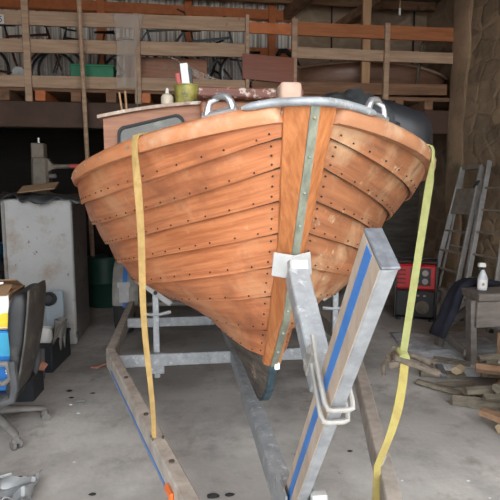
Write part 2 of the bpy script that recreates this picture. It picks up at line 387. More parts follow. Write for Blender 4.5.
# ------------------------------------------------------------------ loft railings
def board(mb, x0, x1, z0a, z1a, z0b, z1b, y, t=.035, sag=0):
    n = 12; rings = []
    for i in range(n + 1):
        a = i / n; x = x0 + (x1 - x0) * a
        lo = z0a + (z0b - z0a) * a + mnoise.noise(V((x * 1.5, z0a, 1))) * .006; hi = z1a + (z1b - z1a) * a + mnoise.noise(V((x * 1.3, z1a, 4))) * .006
        rings.append([V((x, y, lo)), V((x, y, hi)), V((x, y + t, hi)), V((x, y + t, lo))])
    return mb.loft(rings, uv=[(i * .1, j * .2) for i in range(n + 1) for j in range(4)])
f = thing('loft_railing', (-1, MY, 2.8), 'grey weathered plank railing along the loft in front of the bicycles', 'railing')
for a in ((3.53, 3.70, 3.60, 3.77), (3.20, 3.36, 3.27, 3.44), (2.80, 2.93, 2.80, 2.97)):
    board(MB(), -3.85, .93, a[0], a[1], a[2], a[3], MY).build('rail_board', 'oldwood', f)
for x, z1 in ((-1.87, 4.3), (-.51, 3.75), (.93, 3.80)):
    MB().box((x, MY - .025, (2.62 + z1) / 2), (.085 if x < 0 else .05, .045, z1 - 2.62), bev=.004).build('railing_post', 'oldwood', f)
f = thing('loft_railing', (2.7, MY, 2.8), 'mixed red and grey plank railing above the bow beside the stone pier', 'railing')
board(MB(), 1.56, 3.92, 3.58, 3.75, 3.58, 3.77, MY).build('rail_board', 'redwood', f, label='red brown top board')
board(MB(), 1.56, 3.88, 3.28, 3.43, 3.28, 3.43, MY).build('rail_board', 'oldwood', f, label='grey weathered board')
board(MB(), 1.0, 3.82, 2.80, 2.97, 2.85, 3.00, MY + .02).build('rail_board', 'brownwood', f, label='dark brown bottom board')
for x in (1.57, 3.03 - .15): MB().box((x, MY - .025, 3.2), (.075, .045, 1.16), bev=.004).build('railing_post', 'oldwood', f)
tag(board(MB(), .86, 1.56, 2.98, 3.30, 2.93, 3.27, MY - .06, .02).build('plywood_panel', 'mahog'), 'dark mahogany plywood sheet filling the gap between the loft railings', 'panel')
board(MB(), .95, 1.56, 3.58, 3.72, 3.58, 3.72, MY + .0).build('rail_board', 'orange', f, label='short orange board')
tag(MB().box((2.63, MY + .12, 3.72), (.12, .06, 2.0), bev=.004).build('timber_stud', 'palewood'), 'pale new timber stud rising behind the loft railing above the dinghy', 'post')
tag(MB().tube([(-1.20, 6.72, 4.7), (-1.18, 6.73, 3.2), (-1.13, 6.74, 0)], .028).build('support_pole', 'oldwood', smooth=True), 'thin wooden pole running from floor to roof before the loft', 'pole')
s = thing('paper_sign', (-2.2, MY, 3.6), 'white sign with black lettering cut off at the railing end', 'sign')
MB().box((-2.245, MY - .052, 3.60), (.26, .01, .11)).build('sign_board', 'white', s)
MB().tube([(-2.165, MY - .060, 3.565), (-2.150, MY - .060, 3.565), (-2.140, MY - .060, 3.585), (-2.150, MY - .060, 3.605), (-2.165, MY - .060, 3.605), (-2.165, MY - .060, 3.63), (-2.140, MY - .060, 3.63)], .006).build('lettering', 'genblack', s)
# clear plastic hanging over the rail
w = MB(); rings = []
for i in range(22):
    a = i / 21; z = 3.73 - a * .92
    x0 = -.98 + .33 * min(1, a * 1.6) - .06 * a; x1 = -.53 - .12 * min(1, a * 2.2) - .0 * a
    if a < .45: x0 = -.92 + .1 * a; x1 = -.53 - .2 * a
    else: x0 = -.875 - .05 * (a - .45); x1 = -.66 + .03 * a
    rings.append([V((x0 + .12 + (x1 - x0) * j / 9, MY - .068 - .018 * math.sin(j * 1.7 + a * 4) - .02 * mnoise.noise(V((j, a * 7, 0))), z)) for j in range(10)])
w.loft(rings, closed=False)
o = w.build('plastic_sheet', 'film', smooth=True, angle=180); tag(o, 'torn clear plastic sheet hanging over the grey loft railing', 'plastic sheet')
sm = o.modifiers.new('thick', 'SOLIDIFY'); sm.thickness = .002
w = MB(); rings = []
for i in range(10):
    a = i / 9
    rings.append([V((-.1 + .55 * a + .09 * (j / 5 - .5) + .12 * a * (j / 5), MY + .075 + .03 * math.sin(j * 2 + i), 3.30 - .42 * a - .05 * j / 5 + .12 * (j / 5) * a)) for j in range(6)])
w.loft(rings, closed=False); o = w.build('plastic_sheet', 'film', smooth=True, angle=180)
tag(o, 'crumpled clear plastic sagging behind the railing above the paint tin', 'plastic sheet')
o.modifiers.new('thick', 'SOLIDIFY').thickness = .002
tag(MB().box((-.15, 7.22, 3.06), (1.12, .02, .48), bev=.003).build('hardboard_panel', 'cabin'), 'red brown board standing on the loft behind the hanging plastic', 'panel')
c = thing('plastic_crate', (-1.10, 7.13, 2.82), 'bright green plastic crate on the loft among the bicycles', 'crate')
w = MB()
for dx, dy, sx, sy in ((0, -.15, .52, .015), (0, .15, .52, .015), (-.26, 0, .015, .3), (.26, 0, .015, .3)): w.box((-1.10 + dx, 7.13 + dy, 2.97), (sx, sy, .28))
w.box((-1.10, 7.13, 2.835), (.52, .3, .02)); w.build('crate_body', 'green', c)
w = MB()
for dy in (-.165, .165): w.box((-1.10, 7.13 + dy, 3.11), (.56, .02, .03), bev=.004)
w.box((-1.37, 7.13, 3.11), (.02, .33, .03), bev=.004); w.box((-.83, 7.13, 3.11), (.02, .33, .03), bev=.004); w.build('rim', 'green', c)

# bicycles
def bicycle(x, y, z, rz, mname, label, flip=1):
    t = thing('bicycle', (x, y, z), label, 'bicycle', 'bicycles stored on the loft', rz)
    base = world_of(t)
    def P(a, h, d=0): return base @ V((a * flip, d, h))
    for a in (-.51, .51):
        c = P(a, .335); u = (base.to_3x3() @ V((1, 0, 0)))
        w = MB(); w.tube([c + u * .315 * math.cos(k * math.pi / 16) + V((0, 0, .315 * math.sin(k * math.pi / 16))) for k in range(32)], .021, 6, closed=True)
        wh = w.build('wheel', 'rubber', t, smooth=True)
        w = MB(); w.tube([c + u * .292 * math.cos(k * math.pi / 16) + V((0, 0, .292 * math.sin(k * math.pi / 16))) for k in range(32)], .009, 5, closed=True)
        for k in range(12):
            an = k * math.pi / 6 + .2; w.tube([c, c + u * .29 * math.cos(an) + V((0, 0, .29 * math.sin(an)))], .0022, 3)
        w.tube([P(a, .335, -.05), P(a, .335, .05)], .02, 6)
        w.build('spoked_rim', 'alu', wh, smooth=True)
    w = MB(); bb, hd, st = P(-.06, .29), P(.36, .80), P(-.20, .82)
    for a, b_ in ((bb, hd), (bb, st), (P(-.19, .78), P(.35, .84)), (P(.33, .90), P(.38, .72))): w.tube([a, b_], .018, 7)
    for d in (-.05, .05):
        w.tube([P(-.51, .335, d), P(-.06, .29, d * .4)], .01, 5); w.tube([P(-.51, .335, d), P(-.19, .78, d * .3)], .009, 5); w.tube([P(.51, .335, d), P(.38, .72, d * .5)], .012, 5)
    w.build('frame', mname, t, smooth=True)
    w = MB(); w.tube([P(.33, .90), P(.31, .98), P(.40, 1.0)], .014, 6)
    w.tube([P(.25, 1.03, -.29), P(.36, 1.02, -.2), P(.40, 1.0, 0), P(.36, 1.02, .2), P(.25, 1.03, .29)], .013, 6); w.build('handlebar', 'rubber', t, smooth=True)
    w = MB(); w.tube([P(-.20, .82), P(-.22, .92)], .013, 6)
    w.loft([[P(-.36 + a * .28, .93 + .02 * math.sin(k * math.pi / 4) * (1 if k < 4 else .6), (.075 - .055 * a) * math.cos(k * math.pi / 4)) for k in range(8)] for a in (0, .3, .7, 1)]); w.build('saddle', 'rubber', t, smooth=True)
    w = MB(); w.cyl(P(-.06, .29, -.06), .085, .008, 18, axis=base.to_3x3() @ V((0, 1, 0))); w.tube([P(-.02, .14, -.09), P(-.06, .29, -.075), P(-.06, .29, .075), P(-.1, .44, .09)], .009, 5)
    w.build('crank', 'alu', t, smooth=True)
    return t
bicycle(-2.12, 7.6, 2.82, R(4), 'bikered', 'maroon bicycle at the end of the loft under the white sign')
bicycle(-1.25, 7.75, 2.82, R(176), 'bike', 'dark bicycle standing behind the green crate')
bicycle(.42, 7.45, 2.82, R(-6), 'bikegrey', 'grey bicycle behind the loft railing above the boat hatch')
bicycle(1.0, 8.5, 2.82, R(176), 'bike', 'black bicycle against the corrugated wall behind the grey one')
bicycle(-.25, 8.1, 3.12, R(3), 'bikegrey', 'grey green bicycle propped high behind the hanging plastic')
bx = thing('support_crate', (-.25, 8.1, 2.82), 'low brown crate under the propped bicycle on the loft', 'crate')
MB().box((-.25, 8.1, 2.96), (1.2, .3, .28), bev=.01).build('crate_body', 'brownwood', bx)
tag(MB().box((.33, 7.2, 3.05), (.07, .05, .13), bev=.012).build('reflector_box', 'orangeplastic'), 'small orange box standing by the bicycle wheels on the loft', 'box')
w = MB(); w.tube([(1.62, 8.3, 3.66), (1.66, 8.3, 3.74), (1.75, 8.3, 3.75), (1.85, 8.3, 3.68), (1.95, 8.3, 3.55), (2.0, 8.3, 3.45)], .04, 8); w.tube([(1.62, 8.3, 3.66), (1.64, 8.3, 3.60), (1.70, 8.3, 3.6)], .03, 8)
w.tube([(2.0, 8.3, 3.45), (2.0, 8.3, 2.82)], .03, 8); w.box((2.0, 8.3, 2.84), (.3, .3, .04))
tag(w.build('exhaust_pipe', 'rubber', smooth=True), 'curved black pipe on a stand behind the mahogany sheet', 'pipe')
# dinghy stored on the loft
d = thing('dinghy', (2.95, 7.75, 2.82), 'small brown wooden dinghy stored on the loft behind the red board', 'dinghy')
def din(a, side, t):   # a along, t 0 keel..1 gunwale
    x = 1.75 + 2.45 * a; half = .46 * (1 - (2 * abs(a - .55)) ** 2.6) + .02
    zg = 3.36 - .02 * a - .25 * max(0, a - .35) ** 2 + .02 * math.sin(a * 3)
    zk = 2.90 + .12 * (2 * abs(a - .5)) ** 3
    return V((x, 7.75 + side * half * math.sin(t * math.pi / 2) ** .7, zk + (zg - zk) * (1 - math.cos(t * math.pi / 2)) if t < 1 else zg))
w = MB()
w.loft([[din(a / 18, -1, 1 - k / 6) for k in range(6)] + [din(a / 18, 1, k / 6) for k in range(7)] for a in range(19)], closed=False)
o = w.build('hull', 'dinghy', d, smooth=True); o.modifiers.new('thick', 'SOLIDIFY').thickness = .015
for sd in (-1, 1): MB().tube([din(a / 18, sd, 1) for a in range(19)], .022, 6).build('gunwale', 'oldwood', d, smooth=True)
w = MB(); w.box((2.95, 7.75, 3.25), (.2, .8, .02)); w.build('thwart', 'brownwood', d)
w = MB(); w.box((2.4, 7.75, 2.87), (.06, .5, .1)); w.box((3.5, 7.75, 2.87), (.06, .5, .1)); w.build('chock', 'brownwood', d)
w = MB(); w.loft([[jit((2.78 + .28 * a, 7.30 + .06 * math.cos(k * math.pi / 4), 3.385 + .04 * math.sin(math.pi * (.15 + .7 * a)) * math.sin(k * math.pi / 4)), .015, 9) for k in range(8)] for a in (0, .25, .5, .75, 1)])
tag(w.build('life_vest', 'redplastic', smooth=True), 'bright red bundle lying across the dinghy on the loft', 'bundle')
w = MB(); w.tube([(2.26, 7.26, 3.40), (2.36, 7.25, 3.40), (2.47, 7.26, 3.36)], .016, 6); w.tube([(2.30, 7.25, 3.38), (2.38, 7.25, 3.40)], .014, 6); w.tube([(2.42, 7.25, 3.40), (2.46, 7.25, 3.345)], .014, 6)
tag(w.build('rope_bundle', 'cream', smooth=True), 'pale knotted bit of rope on the dinghy gunwale', 'rope')
w = MB(); w.tube([(3.15, 7.1, 4.72), (3.15, 7.1, 4.06)], .007, 6); 
l = thing('pendant_cord', (3.15, 7.1, 4.06), 'thin orange cord with a white tip hanging from the roof', 'cord'); w.build('cord', 'palewood', l)
MB().cyl((3.15, 7.1, 4.02), .016, .09, 10).build('cord_tip', 'white', l)
w = MB(); w.tube([(3.42, 7.1, 2.82), (3.50, 7.08, 3.55), (3.52, 7.08, 3.66)], .022, 6)
tag(w.build('iron_bar', 'rust', smooth=True), 'dark iron bar standing behind the dinghy near the pier', 'bar')
tag(MB().tube([(2.68, 8.85, 4.7), (2.69, 8.85, 3.3)], .014, 5).build('hanging_cable', 'rubber'), 'black cable hanging down the block wall behind the dinghy', 'cable')
tag(MB().tube([(4.2, 8.85, 4.7), (4.2, 8.85, 2.9)], .018, 5).build('drain_pipe', 'rubber'), 'black pipe running down the corner of the block wall', 'pipe')

# ------------------------------------------------------------------ the boat
XS = .378                      # centre plane of boat and trailer; bow towards the door
SEAM = [  # start depth, start height, start half breadth, B, Lb, c1, Lz, n
    (1.454, 1.748, .079, .955, .565, -.270, .75, .88),
    (1.493, 1.658, .072, 1.017, .80, -.367, .735, .927),
    (1.542, 1.573, .065, 1.03, 1.00, -.325, 1.10, .99),
    (1.598, 1.468, .056, .956, 1.00, -.291, 1.60, .99),
    (1.652, 1.359, .047, .83, .80, -.303, 1.60, 1.0),
    (1.735, 1.233, .043, .66, .55, -.31, 1.40, 1.0),
    (1.818, 1.107, .042, .47, .50, -.25, 1.75, 1.0),
    (1.913, .948, .039, .27, .60, -.17, 3.0, 1.0),
    (2.000, .812, .034, .25, .85, -.06, 8.0, 1.0)]
HL = 4.3
def hp(k, s, side, out=0.):
    """point on seam line k (may be fractional), s metres aft of the stem"""
    def one(k):
        y0, z0, w, B, Lb, c1, Lz, n = SEAM[k]
        b = w + B * (1 - math.exp(-(s / Lb) ** n)); z = z0 + c1 * Lz * (1 - math.exp(-s / Lz))
        if s > 1.8: b *= 1 - .28 * ((s - 1.8) / 2.5) ** 2; z += .045 * max(0, s - 2.2) ** 1.4 * (1 - k / 8)
        return V((side * b, y0 + s * (1 - (y0 - 1.454) / HL * .0), z))
    i = min(int(k), 7); f_ = k - i
    p = one(i).lerp(one(i + 1), f_)
    return V((XS + p.x, p.y, p.z))
def hn(k, s, side):
    e = .02
    a = hp(min(k + e, 8), s, side) - hp(max(k - e, 0), s, side); b_ = hp(k, s + e, side) - hp(k, max(0, s - e), side)
    n = a.cross(b_).normalized()
    if n.x * side < 0: n = -n
    return n
ss = [0, .01, .022, .036, .052, .07, .09, .115, .145, .18, .22, .265, .33, .42, .52, .62, .74, .88, 1.03, 1.2, 1.4, 1.6, 1.85, 2.1, 2.5, 2.9, 3.3, 3.8, HL]
boat = thing('wooden_boat', (XS, 2.2, .5), 'varnished clinker built wooden motor boat, bow on, strapped to the trailer', 'boat')
T = .019
for side, wood in ((-1, 'varnish'), (1, 'worn')):
    for k in range(8):
        mb = MB(); rings = []; uv = []
        rnd = random.random() * 10; acc = 0; last = None
        for i, s in enumerate(ss):
            ring = []
            ramp_ = min(1, s / .12)               # plank laps fade flush towards the stem
            t = T * (.35 + .65 * ramp_)
            vv = (-.06 if k else -.0, .07, .5, .8, 1.0)
            for q in vv:
                kk = max(0, min(8, k + q)); n = hn(kk, s, side)
                off = t * (q if q > 0 else -.0) + .004 * math.sin(math.pi * max(0, q)) * ramp_ - (.006 * ramp_ if q <= 0 and k else 0)
                ring.append(hp(kk, s, side) + n * off)
            n = hn(min(8, k + 1), s, side); lowp = hp(k + 1, s, side)
            ring.append(lowp - n * .012)
            for q in (.5, 0):
                ring.append(hp(k + q, s, side) - hn(k + q, s, side) * .014)
            if last is not None: acc += (ring[2] - last).length
            last = ring[2]
            rings.append(ring)
            uv += [(acc + rnd, (j * .2 if j < 5 else 1 - .2 * (j - 4)) * .17 + k * .3 + rnd) for j in range(len(ring))]
        mb.loft(rings, True, True, 0, uv)
        # copper rivets along the lap and at the stem
        fine = [2.6 * (i / 260) ** 1.6 for i in range(261)]; acc = 0; nxt = .07 + .03 * random.random()
        for i in range(1, 261):
            acc += (hp(k + .9, fine[i], side) - hp(k + .9, fine[i - 1], side)).length
            if acc > nxt:
                n = hn(k + .86, fine[i], side); mb.cyl(hp(k + .86, fine[i], side) + n * (T * .88 + .004), .0030, .004, 7, axis=n, mi=1)
                nxt += .085 + .05 * random.random()
        if k < 7:      # dark bead added to draw the shade and dirt in the lap gap
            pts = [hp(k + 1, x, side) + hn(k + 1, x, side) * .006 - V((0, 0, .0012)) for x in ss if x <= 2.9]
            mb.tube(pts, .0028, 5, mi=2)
        for q in (.2, .5, .8):
            n = hn(k + q, .02, side); mb.cyl(hp(k + q, .018, side) + n * (T * q * .45 +   .006), .0032, .004, 7, axis=n, mi=1)
        mb.build('hull_plank', [wood, 'rivet', 'lapshade'], boat, smooth=True, angle=35)
# transom
mb = MB(); L_ = [hp(k, HL, -1) for k in range(9)]; R_ = [hp(k, HL, 1) for k in range(9)][::-1]
mb.loft([[p + V((0, dy, 0)) for p in L_ + R_] for dy in (-.005, -.035)]); mb.build('transom', 'varnish', boat)
# stem: wedge section from the rabbet to the narrow face
STEM = [(1.742, 1.383, 1.455, .079), (1.727, 1.390, 1.462, .078), (1.56, 1.468, 1.548, .066), (1.406, 1.549, 1.62, .053), (1.22, 1.645, 1.74, .044),
        (1.029, 1.746, 1.855, .041), (.88, 1.885, 1.95, .038), (.77, 1.985, 2.03, .036)]
mb = MB(); rings = []
for z, yf, yr, wd in STEM:
    wd += .002
    rings.append([V((XS - wd, yr + .02, z)), V((XS - wd * .96, yr - .022, z)), V((XS - .017, yf, z)), V((XS + .017, yf, z)), V((XS + wd * .96, yr - .022, z)), V((XS + wd, yr + .02, z)), V((XS + .02, yr + .08, z)), V((XS - .02, yr + .08, z))])
mb.loft(rings[::-1]); mb.build('stem', 'stem', boat)
# metal band down the stem face, knob of bolts in it
pts = [V((XS, yf - .004, z)) for z, yf, yr, wd in STEM]
mb = MB(); mb.ribbon(pts, .026, .008, (1, 0, 0))
for a in range(9):
    z = 1.70 - a * .105
    y = [(pts[i].y + (pts[i + 1].y - pts[i].y) * (pts[i].z - z) / (pts[i].z - pts[i + 1].z)) for i in range(len(pts) - 1) if pts[i + 1].z <= z <= pts[i].z]
    if y: mb.cyl((XS, y[0] - .008, z), .0042, .004, 8, axis=(0, -1, .5), mi=1)
mb.build('stem_band', ['band', 'band'], boat)
# keel with the scuffed forefoot
KB = [(1.985, .785), (2.03, .70), (2.10, .615), (2.18, .548), (2.27, .505), (2.40, .497), (2.7, .505), (3.2, .52), (4.5, .54), (6.3, .56)]
def ktop(y): return .812 - .06 * 8 * (1 - math.exp(-max(0, y - 2.0) / 8)) + .006
mb = MB(); rings = []
for y, z in KB:
    zt = max(ktop(y), z + .02); hw = .030 if y > 2.05 else .024; tw = .034 + .25 * (1 - math.exp(-max(0, y - 1.985) / .85)) - (.0 if y < 4 else .12)
    hm = max(hw, .50 * (hw + tw))
    rings.append([V((XS - hw * .75, y, z)), V((XS + hw * .75, y, z)), V((XS + hm, y + .03, z + (zt - z) * .48)), V((XS + tw, y + .03, zt)), V((XS - tw, y + .03, zt)), V((XS - hm, y + .03, z + (zt - z) * .48))])
mb.loft(rings); mb.build('keel', 'keel', boat, smooth=True)
mb = MB(); mb.ribbon([V((XS, y - .004, z - .004)) for y, z in KB[:7]], .03, .01, (1, 0, 0)); mb.build('keel_band', 'keelband', boat)
mb = MB(); mb.box((XS + .012, 1.968, .775), (.022, .014, .03), bev=.003); mb.build('patch', 'white', boat, label='small white filler patch at the stem foot')
# gunwale rub rails
for side, wood in ((-1, 'railwood'), (1, 'railworn')):
    mb = MB(); rings = []; uv = []; acc = 0
    for i, s in enumerate(ss):
        p = hp(0, s, side); n = hn(.1, s, side); n = V((n.x, n.y, 0)).normalized(); p = p - n * .014 - V((0, 0, .006))
        h = .048; w_ = .030; u = V((0, 0, 1)) + n * -.15
        if i == 0: n = V((side * .75, -.66, 0)).normalized()
        ring = [p - n * .05 + u * .006, p - n * .0 + u * .010, p + n * w_ * .8 + u * .004, p + n * w_ - u * .012, p + n * (w_ - .004) - u * (h - .014), p + n * w_ * .6 - u * h, p - n * .01 - u * h, p - n * .05 - u * .03]
        rings.append(ring)
        if i: acc += (rings[i][2] - rings[i - 1][2]).length
        uv += [(acc, j * .02) for j in range(8)]
    mb.loft(rings, True, True, 0, uv)
    s = .35
    while s < 2.2:
        p = hp(0, s, side); n = hn(.1, s, side); n = V((n.x, n.y, 0)).normalized()
        mb.cyl(p + n * .017 - V((0, 0, .026)), .006, .006, 8, axis=n, mi=1); s += .17
    mb.build('gunwale_rail', [wood, 'bolt'], boat, smooth=True, angle=50)
# half round metal strip round the bow
pl = []
for side, end in ((-1, .050), (1, .068)):
    q = []
    s = end
    while s > .006:
        p = hp(0, s, side); n = hn(.1, s, side); n = V((n.x, n.y, 0)).normalized(); q.append(p + n * .017 + V((0, 0, .002))); s -= .008
    pl.append(q)
pts = pl[0] + [V((XS - .078, 1.420, 1.746)), V((XS - .038, 1.386, 1.743)), V((XS, 1.372, 1.742)), V((XS + .038, 1.386, 1.743)), V((XS + .078, 1.420, 1.746))] + pl[1][::-1]
mb = MB(); mb.tube(pts, [.006, .010] + [.0125] * (len(pts) - 4) + [.010, .006], 10)
for i in (3, 9, 15, 22):
    if i < len(pts): mb.cyl(pts[i] + V((0, -.011, .006)), .004, .005, 8, axis=(0, -1, .5), mi=1)
mb.build('bow_strip', ['galv', 'bolt'], boat, smooth=True)
mb = MB(); mb.loft([[V((XS - .08, 1.49, z)), V((XS - .03, 1.42, z)), V((XS + .03, 1.42, z)), V((XS + .08, 1.49, z)), V((XS + .1, 1.62, z)), V((XS - .1, 1.62, z))] for z in (1.70, 1.748)]); mb.build('breasthook', 'railwood', boat)
# foredeck and cockpit sole
mb = MB(); rings = []
for s in ss:
    a, b_ = hp(0, s, -1) - V((0, 0, .03)), hp(0, s, 1) - V((0, 0, .03))
    rings.append([a.lerp(b_, j / 8) + V((0, 0, .05 * math.sin(math.pi * j / 8) * min(1, s))) for j in range(9)])
mb.loft(rings, closed=False); o = mb.build('foredeck', 'deck', boat, smooth=True); o.modifiers.new('thick', 'SOLIDIFY').thickness = -.015
# mooring bitt
mb = MB(); mb.loft([[V((XS + dx * k_, 1.74 + dy * k_, z)) for dx, dy in ((-.036, -.045), (-.028, -.052), (.028, -.052), (.036, -.045), (.036, .045), (.028, .052), (-.028, .052), (-.036, .045))]
    for z, k_ in ((1.64, 1.0), (1.842, 1.0), (1.855, .95), (1.860, .82))]); mb.build('mooring_bitt', 'bitt', boat, smooth=True, angle=50)
# horn fairleads
for side, s0 in ((-1, .098), (1, .095)):
    mb = MB(); p0 = hp(0, s0 - .02, side); p1 = hp(0, s0 + .02, side); d_ = (p1 - p0).normalized(); c = (p0 + p1) / 2 + V((0, .012, .012)); c.x -= side * .012
    mb.tube([c - d_ * 0.0612, c + d_ * 0.0612], .011, 8)
    mb.tube([c - d_ * 0.0446, c - d_ * 0.0374 + V((0, 0, .024)), c - d_ * 0.0252 + V((0, 0, .041)), c + d_ * 0.0036 + V((0, 0, .049)), c + d_ * 0.0259 + V((0, 0, .046))], [.012, .012, .011, .010, .006], 10)
    mb.tube([c + d_ * 0.0468, c + d_ * 0.0432 + V((0, 0, .022)), c + d_ * 0.0346 + V((0, 0, .038)), c + d_ * 0.0144 + V((-side * .012, 0, .045))], [.012, .011, .010, .006], 10)
    mb.build('fairlead', 'chrome', boat, smooth=True)
# cabin
CY = 3.0; HW = .80
def roofz(x): return 2.012 - .10 * ((x - XS) / HW) ** 2
mb = MB(); xs = [XS - HW + 2 * HW * i / 20 for i in range(21)]
mb.loft([[V((x, CY, 1.5)) for x in xs] + [V((x, CY, roofz(x) - .01)) for x in xs[::-1]], [V((x, CY + .03, 1.5)) for x in xs] + [V((x, CY + .03, roofz(x) - .01)) for x in xs[::-1]]])
for sd in (-1, 1): mb.box((XS + sd * (HW - .015), CY + .78, 1.70), (.03, 1.5, .42))
mb.build('cabin_wall', 'cabin', boat)
mb = MB(); mb.loft([[V((XS + (x - XS) * 1.035, y, roofz(x) - .012)) for x in xs] + [V((XS + (x - XS) * 1.035, y, roofz(x) + .006)) for x in xs[::-1]] for y in (CY - .035, CY + 1.55)])
mb.build('cabin_roof', 'roof_edge', boat)
def rrect(x0, x1, z0l, z0r, z1l, z1r, r, y, n=5):
    cs = [(x0, z0l, 1, 1), (x1, z0r, -1, 1), (x1, z1r, -1, -1), (x0, z1l, 1, -1)]; st = [180, 270, 0, 90]; out = []
    for (x, z, sx, sz), a0 in zip(cs, st):
        for i in range(n + 1):
            a = R(a0 + 90 * i / n); out.append(V((x + sx * r + r * math.cos(a), y, z + sz * r + r * math.sin(a))))
    return out
for sd in (-1, 1):
    xa, xb = (XS - .722, XS - .34) if sd < 0 else (XS + .34, XS + .722)
    za, zb = (1.865, 1.935) if sd < 0 else (1.935, 1.865)
    mb = MB(); o1 = rrect(xa, xb, 1.60, 1.60, za, zb, .05, CY); i1 = rrect(xa + .014, xb - .014, 1.614, 1.614, za - .014, zb - .014, .042, CY)
    ro = [[p + V((0, -.022, 0)) for p in o1], [p + V((0, -.022, 0)) for p in i1], [p + V((0, -.004, 0)) for p in i1]]
    mb.loft([[p + V((0, -.002, 0)) for p in o1]] + ro, caps=False); wn = mb.build('window_seal', 'rubber', boat, smooth=True, angle=30)
    mb = MB(); mb.add([p + V((0, -.006, 0)) for p in i1], [tuple(range(len(i1)))]); mb.build('window_pane', 'glass', wn)
# companion hatch on the cabin front
h = MB(); h.box((XS, CY + .28, 1.775), (.50, .70, .47), bev=.012); h.build('hatch', 'cabin', boat)
h = MB(); h.box((XS + .035, CY + .25, 2.04), (.60, .80, .055), bev=.008); h.build('hatch_lid', 'chipped', boat)

# ------------------------------------------------------------------ things on the boat
t = thing('paint_tin', (.055, 3.07, 2.03), 'stained yellow paint tin full of brushes on the cabin roof', 'paint tin')
zr = roofz(.055) + .006
MB().lathe((.055, 3.07, zr), [(.072, 0), (.074, .004), (.074, .10), (.078, .103), (.078, .109), (.071, .109), (.070, .08), (0.001, .08)], 24).build('tin_body', 'paint_can', t, smooth=True)
for nm, a, b_, mm in (('brush_handle', (.015, 3.07, zr + .085), (.0, 3.06, zr + .18), 'redplastic'), ('scraper_handle', (.08, 3.07, zr + .085), (.072, 3.06, zr + .21), 'genblack')):
    MB().beam(a, b_, .028, .014, (0, 1, 0), bev=.004).build(nm, mm, t)
MB().box((.045, 3.06, zr + .16), (.045, .014, .15), Matrix.Rotation(R(-6), 3, 'Y'), bev=.003).build('filler_knife', 'white', t)
t = thing('squeeze_bottle', (-.06, 3.02, 2.02), 'small pale squeeze bottle standing beside the paint tin', 'bottle')
zr = roofz(-.075) + .006
MB().lathe((-.06, 3.02, zr), [(.033, 0), (.036, .006), (.036, .05), (.026, .062), (.013, .067), (.012, .07)], 16).build('bottle_body', 'cream', t, smooth=True)
MB().lathe((-.06, 3.02, zr + .07), [(.011, 0), (.008, .022), (.004, .03)], 12).build('nozzle', 'white', t, smooth=True)
w = MB(); zr = roofz(-.32)
for a in ((-.325, 3.12, -.35, .15), (-.30, 3.12, -.315, .16)): w = MB(); w.tube([(a[0], 3.12, roofz(a[0]) + .006), (a[2], 3.2, zr + a[3])], .006, 6); tag(w.build('stick', 'palewood'), 'slim bare wooden stick leaning up from the cabin roof edge', 'stick', 'sticks on the cabin roof')
tag(MB().tube([(-.24, 3.15, roofz(-.24) + .006), (-.242, 3.17, 2.16)], .003, 5).build('wire_rod', 'rust'), 'thin dark wire standing upright on the cabin roof', 'wire')
# black plastic bag heaped on the fore deck
w = MB(); rings = []; N = 46
for i in range(15):
    a = i / 14; ring = []
    for j in range(N):
        an = 2 * math.pi * j / N; cx, cy = 1.0 - .01 * a, 2.58
        rx, ry = .235 * (1.0 - .12 * a ** 4), .36 * (1 - .3 * a ** 4)
        c_, s_ = math.cos(an), math.sin(an); e = .55
        p = V((cx + rx * abs(c_) ** e * (1 if c_ > 0 else -1), cy + ry * abs(s_) ** e * (1 if s_ > 0 else -1), 1.57 + .355 * math.sin(a * math.pi / 2)))
        p.z -= max(0, (p.x - .95)) * .22 * a
        ring.append(p + mnoise.noise_vector(p * 4.5) * .02 + mnoise.noise_vector(p * 13) * .007)
    rings.append(ring)
w.loft(rings); tag(w.build('black_bag', 'blackbag', smooth=True, angle=180), 'smooth black plastic bundle lying on the foredeck behind the bow', 'bag')
w = MB(); rings = []; N = 40
for i in range(13):
    a = i / 12; ring = []
    for j in range(N):
        an = 2 * math.pi * j / N
        r_ = math.cos(a * math.pi / 2) ** .6 if a < 1 else .02
        p = V((.70 + .25 * r_ * math.cos(an), 2.12 + .26 * r_ * math.sin(an), 1.63 + .255 * math.sin(a * math.pi / 2)))
        cr = (abs(mnoise.noise(p * 14)) + .6 * abs(mnoise.noise(p * 30))) * .05 - .012
        ring.append(p + mnoise.noise_vector(p * 6) * .03 + V((0, 0, cr)))
    rings.append(ring)
w.loft(rings); tag(w.build('black_bag', 'greybag', smooth=True, angle=180), 'crinkled dusty black plastic heap just behind the mooring bitt', 'bag')

